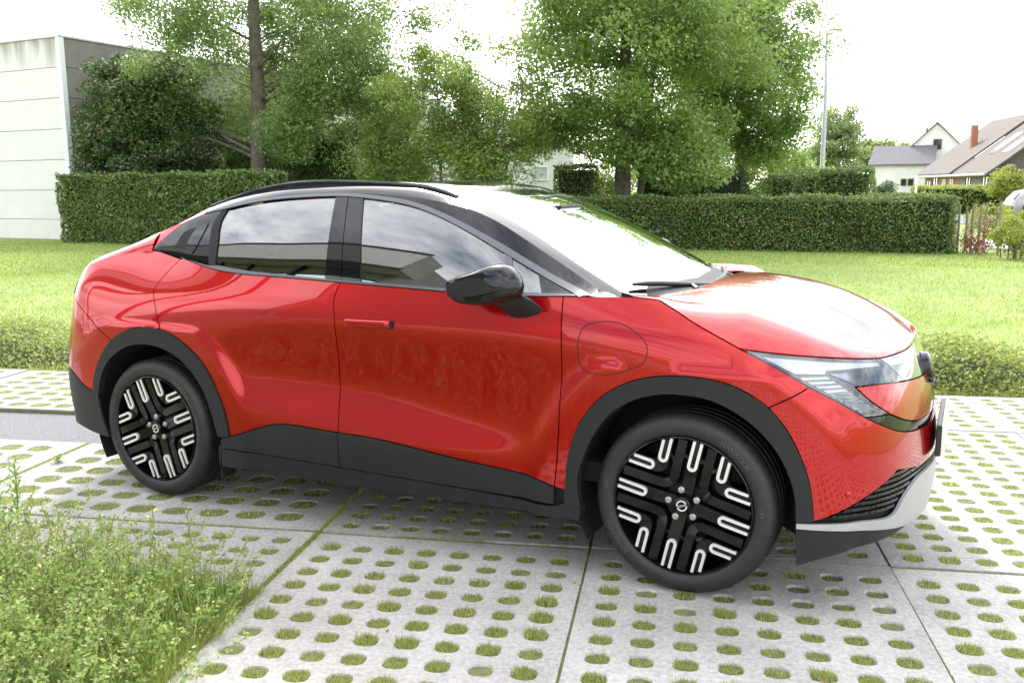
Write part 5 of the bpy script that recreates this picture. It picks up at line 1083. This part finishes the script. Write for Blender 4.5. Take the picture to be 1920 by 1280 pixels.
# white gabled house on the right
g = empty('white_gabled_house', (-1,80.8,0)); tag(g, 'white gabled house with grey tile roof and square attic window', 'house')
b = MB(); b.add([(-3.0,0,0),(3.0,0,0),(3.0,0,3.6),(0,0,6.45),(-3.0,0,3.6)]+[(-3.0,9,0),(3.0,9,0),(3.0,9,3.6),(0,9,6.45),(-3.0,9,3.6)], [(0,1,2,3,4),(9,8,7,6,5),(0,5,6,1),(1,6,7,2),(0,4,9,5)]); b.build('wall', whm, g)
MB().add([(-3.3,-.15,3.34),(0,-.15,6.62),(0,9.2,6.62),(-3.3,9.2,3.34),(-3.3,-.15,3.22),(0,-.15,6.5),(0,9.2,6.5),(-3.3,9.2,3.22)], [(0,1,2,3),(7,6,5,4),(0,4,5,1),(1,5,6,2),(2,6,7,3),(3,7,4,0)]).build('roof_slope', slate, g)
MB().add([(3.3,-.15,3.34),(0.01,-.15,6.62),(.01,9.2,6.62),(3.3,9.2,3.34),(3.3,-.15,3.22),(.01,-.15,6.5),(.01,9.2,6.5),(3.3,9.2,3.22)], [(3,2,1,0),(4,5,6,7),(1,5,4,0),(2,6,5,1),(3,7,6,2),(0,4,7,3)]).build('roof_slope', slate, g)
win(g, (.1,0,4.8), (1,0,0), .62, .82, bfr, pane)
b = MB(); b.box(-4.75,-.2,-2.2,-.02,0,3.1); b.build('wing_wall', whm, g)
MB().add([(-4.95,-2.45,3.2),(.1,-2.45,3.2),(.1,.0,4.75),(-4.75,.0,4.75),(-4.95,-2.45,3.08),(.1,-2.45,3.08),(.1,.0,4.6),(-4.75,.0,4.6)], [(0,1,2,3),(7,6,5,4),(0,4,5,1),(1,5,6,2),(2,6,7,3),(3,7,4,0)]).build('wing_roof', slate, g)
win(g, (-2.15,-2.2,1.75), (1,0,0), .42, .55, bfr, pane); win(g, (-1.62,-2.2,1.75), (1,0,0), .42, .55, bfr, pane)
MB().tube([(-.9,3,5.7),(-.9,3,6.3)], .08, 8).build('roof_vent', bfr, g)
# brown-roofed pair: the long slope faces the lawn, gable towards the right
br = empty('brick_house', (2.8,55.9,0)); tag(br, 'brick house with big brown roof, skylights and tall orange chimney', 'house')
al = Vector((-4.29,14.9,0)).normalized(); pr = Vector((al.y, -al.x, 0)); LH, DH, EV, RD = 15.6, 4.6, 2.3, 5.85
pt = lambda a, c, z: tuple(al*a+pr*c+Vector((0,0,z)))
brick = mat('orange_brick', (.42,.175,.115), .9, noise=(16, (.35,.14,.095), .4, .6), bump=(30, .5, .01)); gbrick = mat('grey_brick', (.27,.235,.225), .9, noise=(18, (.22,.19,.18), .4, .6)); dbrick = mat('dark_brick', (.105,.085,.09), .9, noise=(18, (.15,.12,.12), .4, .6), bump=(30, .5, .01))
rtile = mat('brown_roof_tile', (.085,.07,.064), .8, noise=(6, (.125,.105,.097), .35, .7), bump=(18, .9, .04))
def wallq(name, P, m): MB().add(P+[tuple(Vector(p)+pr*.25) for p in P], [tuple(range(len(P))), tuple(reversed(range(len(P), 2*len(P))))]+[(i, i+len(P), (i+1)%len(P)+len(P), (i+1)%len(P)) for i in range(len(P))]).build(name, m, br)
wallq('front_wall', [pt(0,.3,0), pt(7,.3,0), pt(7,.3,EV), pt(0,.3,EV)], gbrick); wallq('front_wall', [pt(7.02,.3,0), pt(LH,.3,0), pt(LH,.3,EV), pt(7.02,.3,EV)], brick)
MB().add([pt(.02,.3,0), pt(.02,2*DH-.3,0), pt(.02,2*DH-.3,EV), pt(.02,DH,RD-.1), pt(.02,.3,EV)]+[pt(.3,.3,0), pt(.3,2*DH-.3,0), pt(.3,2*DH-.3,EV), pt(.3,DH,RD-.1), pt(.3,.3,EV)], [(0,1,2,3,4),(9,8,7,6,5)]+[(i,i+5,(i+1)%5+5,(i+1)%5) for i in range(5)]).build('gable_wall', dbrick, br)
def rslope(name, a0, a1, s, dz=0): 
    P = [pt(a0,DH-s*(DH+.3),EV-.2+dz), pt(a1,DH-s*(DH+.3),EV-.2+dz), pt(a1,DH+s*.01,RD+dz), pt(a0,DH+s*.01,RD+dz)]; Q = [(x, y, z-.14) for x, y, z in P]
    return MB().add(P+Q, [(0,1,2,3),(7,6,5,4),(0,4,5,1),(1,5,6,2),(2,6,7,3),(3,7,4,0)]).build(name, rtile, br)
rslope('roof_slope', -.3, 7.0, 1); rslope('roof_slope', 7.02, LH+.3, 1, .16); rslope('rear_roof_slope', -.3, LH+.3, -1)
sl = lambda a, f, o=0: Vector(pt(a, -.3+f*(DH+.3), EV-.2+f*(RD-EV+.2)))+(Vector((0,0,1))*.7-pr*.5).normalized()*o
for a in (1.3,3.9):
    P = [sl(a,.34,.05), sl(a+1.1,.34,.05), sl(a+1.1,.66,.05), sl(a,.66,.05)]; Q = [sl(a,.34,-.02), sl(a+1.1,.34,-.02), sl(a+1.1,.66,-.02), sl(a,.66,-.02)]
    MB().add([tuple(p) for p in P+Q], [(0,1,2,3),(7,6,5,4),(0,4,5,1),(1,5,6,2),(2,6,7,3),(3,7,4,0)]).build('skylight', mat('skylight_glass', (.70,.74,.78), .06, .3, coat=1), br)
MB().add([pt(a, c, z) for z in (3.4,5.45) for a, c in ((10.6,1.9),(11.0,1.9),(11.0,2.3),(10.6,2.3))], [(3,2,1,0),(4,5,6,7),(0,1,5,4),(1,2,6,5),(2,3,7,6),(3,0,4,7)]).build('chimney', brick, br)
for a, fr_, gl_, w_, h_ in ((1.6,bfr,lpane,1.1,1.5),(4.9,bfr,lpane,1.1,1.5),(8.6,wfr,lpane,.9,1.3),(10.4,wfr,lpane,.9,1.3),(12.6,bfr,pane,1.3,1.9),(14.4,bfr,lpane,1.2,1.2)): win(br, pt(a,.3,1.25), -al, w_, h_, fr_, gl_, .05, 1)
win(br, pt(.0,3.2,3.3), pr, .8, 1.2, wfr, lpane)
MB().tube([pt(-.3,-.36,EV-.22), pt(LH+.3,-.36,EV-.22)], .07, 8).build('gutter', mat('gutter_zinc', (.4,.41,.43), .5, .5), br)
# lamp post
lp = empty('lamp_post', (-3.4,35.5,0)); tag(lp, 'tall slim grey lamp post with a short arm against the sky', 'lamp post')
gm = mat('galvanised_steel', (.42,.45,.50), .45, .6)
MB().tube([(0,0,-.1),(0,0,2.5),(0,0,5),(-.06,0,7.55)], [.105,.095,.075,.045], 10).build('pole', gm, lp, smooth=True)
MB().tube([(-.06,0,7.53),(.25,0,7.57)], .03, 8).build('arm', gm, lp); MB().box(.05,.48,-.09,.09,7.53,7.60).build('lamp_head', gm, lp, bevel=.02)
wp = MB().tube([(0,0,-.05),(0,0,1.95)], .05, 8).build('white_post', wfr, loc=(-.16,40.8,0)); tag(wp, 'slim white post in front of the brick house', 'post')
tag(MB().box(2.2,9,20.5,24.5,-.02,.03).build('pale_path', mat('pale_gravel', (.55,.54,.55), .9, noise=(20, (.62,.61,.62), .4, .6)), loc=(0,0,0)), kind='structure')
tag(MB().box(-1,14,36,47,-.03,.025).build('street', asph), kind='structure')
# second car: white hatchback partly cut by the right picture edge
c2 = empty('second_car', (5.2,40.6,-.02), math.radians(14)); c2.scale = (.92,.92,.92); tag(c2, 'silver grey hatchback with black sill and dark windows at the right edge', 'car')
white_p = mat('silver_grey_paint', (.30,.30,.32), .25, 0, coat=1)
def shell(sec, name, m, par):
    V = []; F = []; n = len(sec[0][1])
    for x, P in sec: V += [(x, y, z) for y, z in P]
    for j in range(len(sec)-1):
        for k in range(n-1): F.append((j*n+k, j*n+k+1, (j+1)*n+k+1, (j+1)*n+k))
    F += [tuple(range(n)), tuple(range((len(sec)-1)*n, len(sec)*n))]
    return MB().add(V, F).build(name, m, par, smooth=True)
def secp(hw, z0, zb, zt, tw): return [(-hw*.9,z0),(-hw,z0+.15),(-hw,zb-.1),(-hw*.96,zb),(-tw,zt-.06),(-tw*.85,zt),(0,zt+.02),(tw*.85,zt),(tw,zt-.06),(hw*.96,zb),(hw,zb-.1),(hw,z0+.15),(hw*.9,z0)]
shell([(-2.0,secp(.68,.5,.80,.85,.55)),(-1.92,secp(.82,.32,.90,1.0,.62)),(-1.55,secp(.88,.25,.96,1.38,.60)),(-1.1,secp(.89,.22,.97,1.48,.62)),(-.2,secp(.90,.22,.96,1.52,.64)),(.35,secp(.90,.22,.95,1.42,.62)),(.95,secp(.90,.22,.94,1.0,.74)),(1.6,secp(.88,.24,.86,.90,.66)),(1.95,secp(.78,.30,.72,.76,.58)),(2.05,secp(.66,.40,.62,.66,.5))], 'body', white_p, c2)
for sy in (-1, 1):
    MB().add([(-1.45,sy*.885,1.0),(-.25,sy*.89,1.0),(-.3,sy*.72,1.38),(-1.2,sy*.71,1.38)], [(0,1,2,3)]).build('side_window', gblack, c2)
    MB().add([(-.18,sy*.89,1.0),(.75,sy*.88,1.0),(.25,sy*.72,1.36),(-.22,sy*.72,1.38)], [(0,1,2,3)]).build('side_window', gblack, c2)
    MB().box(-1.6,1.6,sy*.9-.03,sy*.9+.03,.24,.74).build('black_sill', dark, c2, bevel=.02)
    MB().box(.55,.80,sy*1.02-.09,sy*1.02+.09,.98,1.12).build('door_mirror', white_p, c2, bevel=.03)
    MB().box(1.82,2.0,sy*.62-.14,sy*.62+.14,.66,.76).build('headlight', lpane, c2, bevel=.02)
    for sx in (-1.25,1.25):
        w = MB().lathe([(0,-.10),(.2,-.10),(.31,-.09),(.32,.09),(.2,.1)], 24, 'y').build('wheel', rubber, c2, smooth=True, loc=(sx, sy*.80, .32)); MB().lathe([(0,-.112),(.19,-.105),(.2,-.09)], 20, 'y').build('rim', silver, w)
MB().add([(-1.93,-.58,1.02),(-1.93,.58,1.02),(-1.62,.50,1.35),(-1.62,-.50,1.35)], [(0,1,2,3)]).build('rear_screen', gblack, c2)
MB().box(-2.03,-1.9,-.75,.75,.35,.72).build('black_bumper', dark, c2, bevel=.04)
# showroom behind the camera: mirrored in the car's glass and doors
sh = empty('glass_showroom', (-7.5,-8.5,0)); tag(sh, 'grey and glass showroom behind the camera mirrored in the car windows', 'building')
fas = mat('grey_fascia', (.30,.29,.28), .6, noise=(2, (.34,.33,.32), .4, .6)); shg = mat('facade_glass', (.62,.66,.68), .03, .9)
MB().box(-34,0,-12,-.3,0,11.8).build('wall', mat('showroom_wall', (.30,.29,.28), .8), sh)
MB().box(-34.4,.4,-.35,.5,9.8,12.0).build('fascia', fas, sh); MB().box(-34.5,.5,.5,.56,9.7,9.85).build('fascia_edge', dark, sh); MB().box(-34.5,.5,.5,.56,11.95,12.1).build('fascia_edge', dark, sh)
for k in range(13):
    MB().box(-33.9+k*2.6,-31.4+k*2.6,-.28,-.22,.4,9.7).build('facade_pane', shg, sh); MB().box(-34.0+k*2.6,-33.9+k*2.6,-.3,-.1,0,9.8).build('mullion', dark, sh)
tag(MB().box(-30,40,-16.6,-8.2,-.12,-.06).build('forecourt', conc), kind='structure')
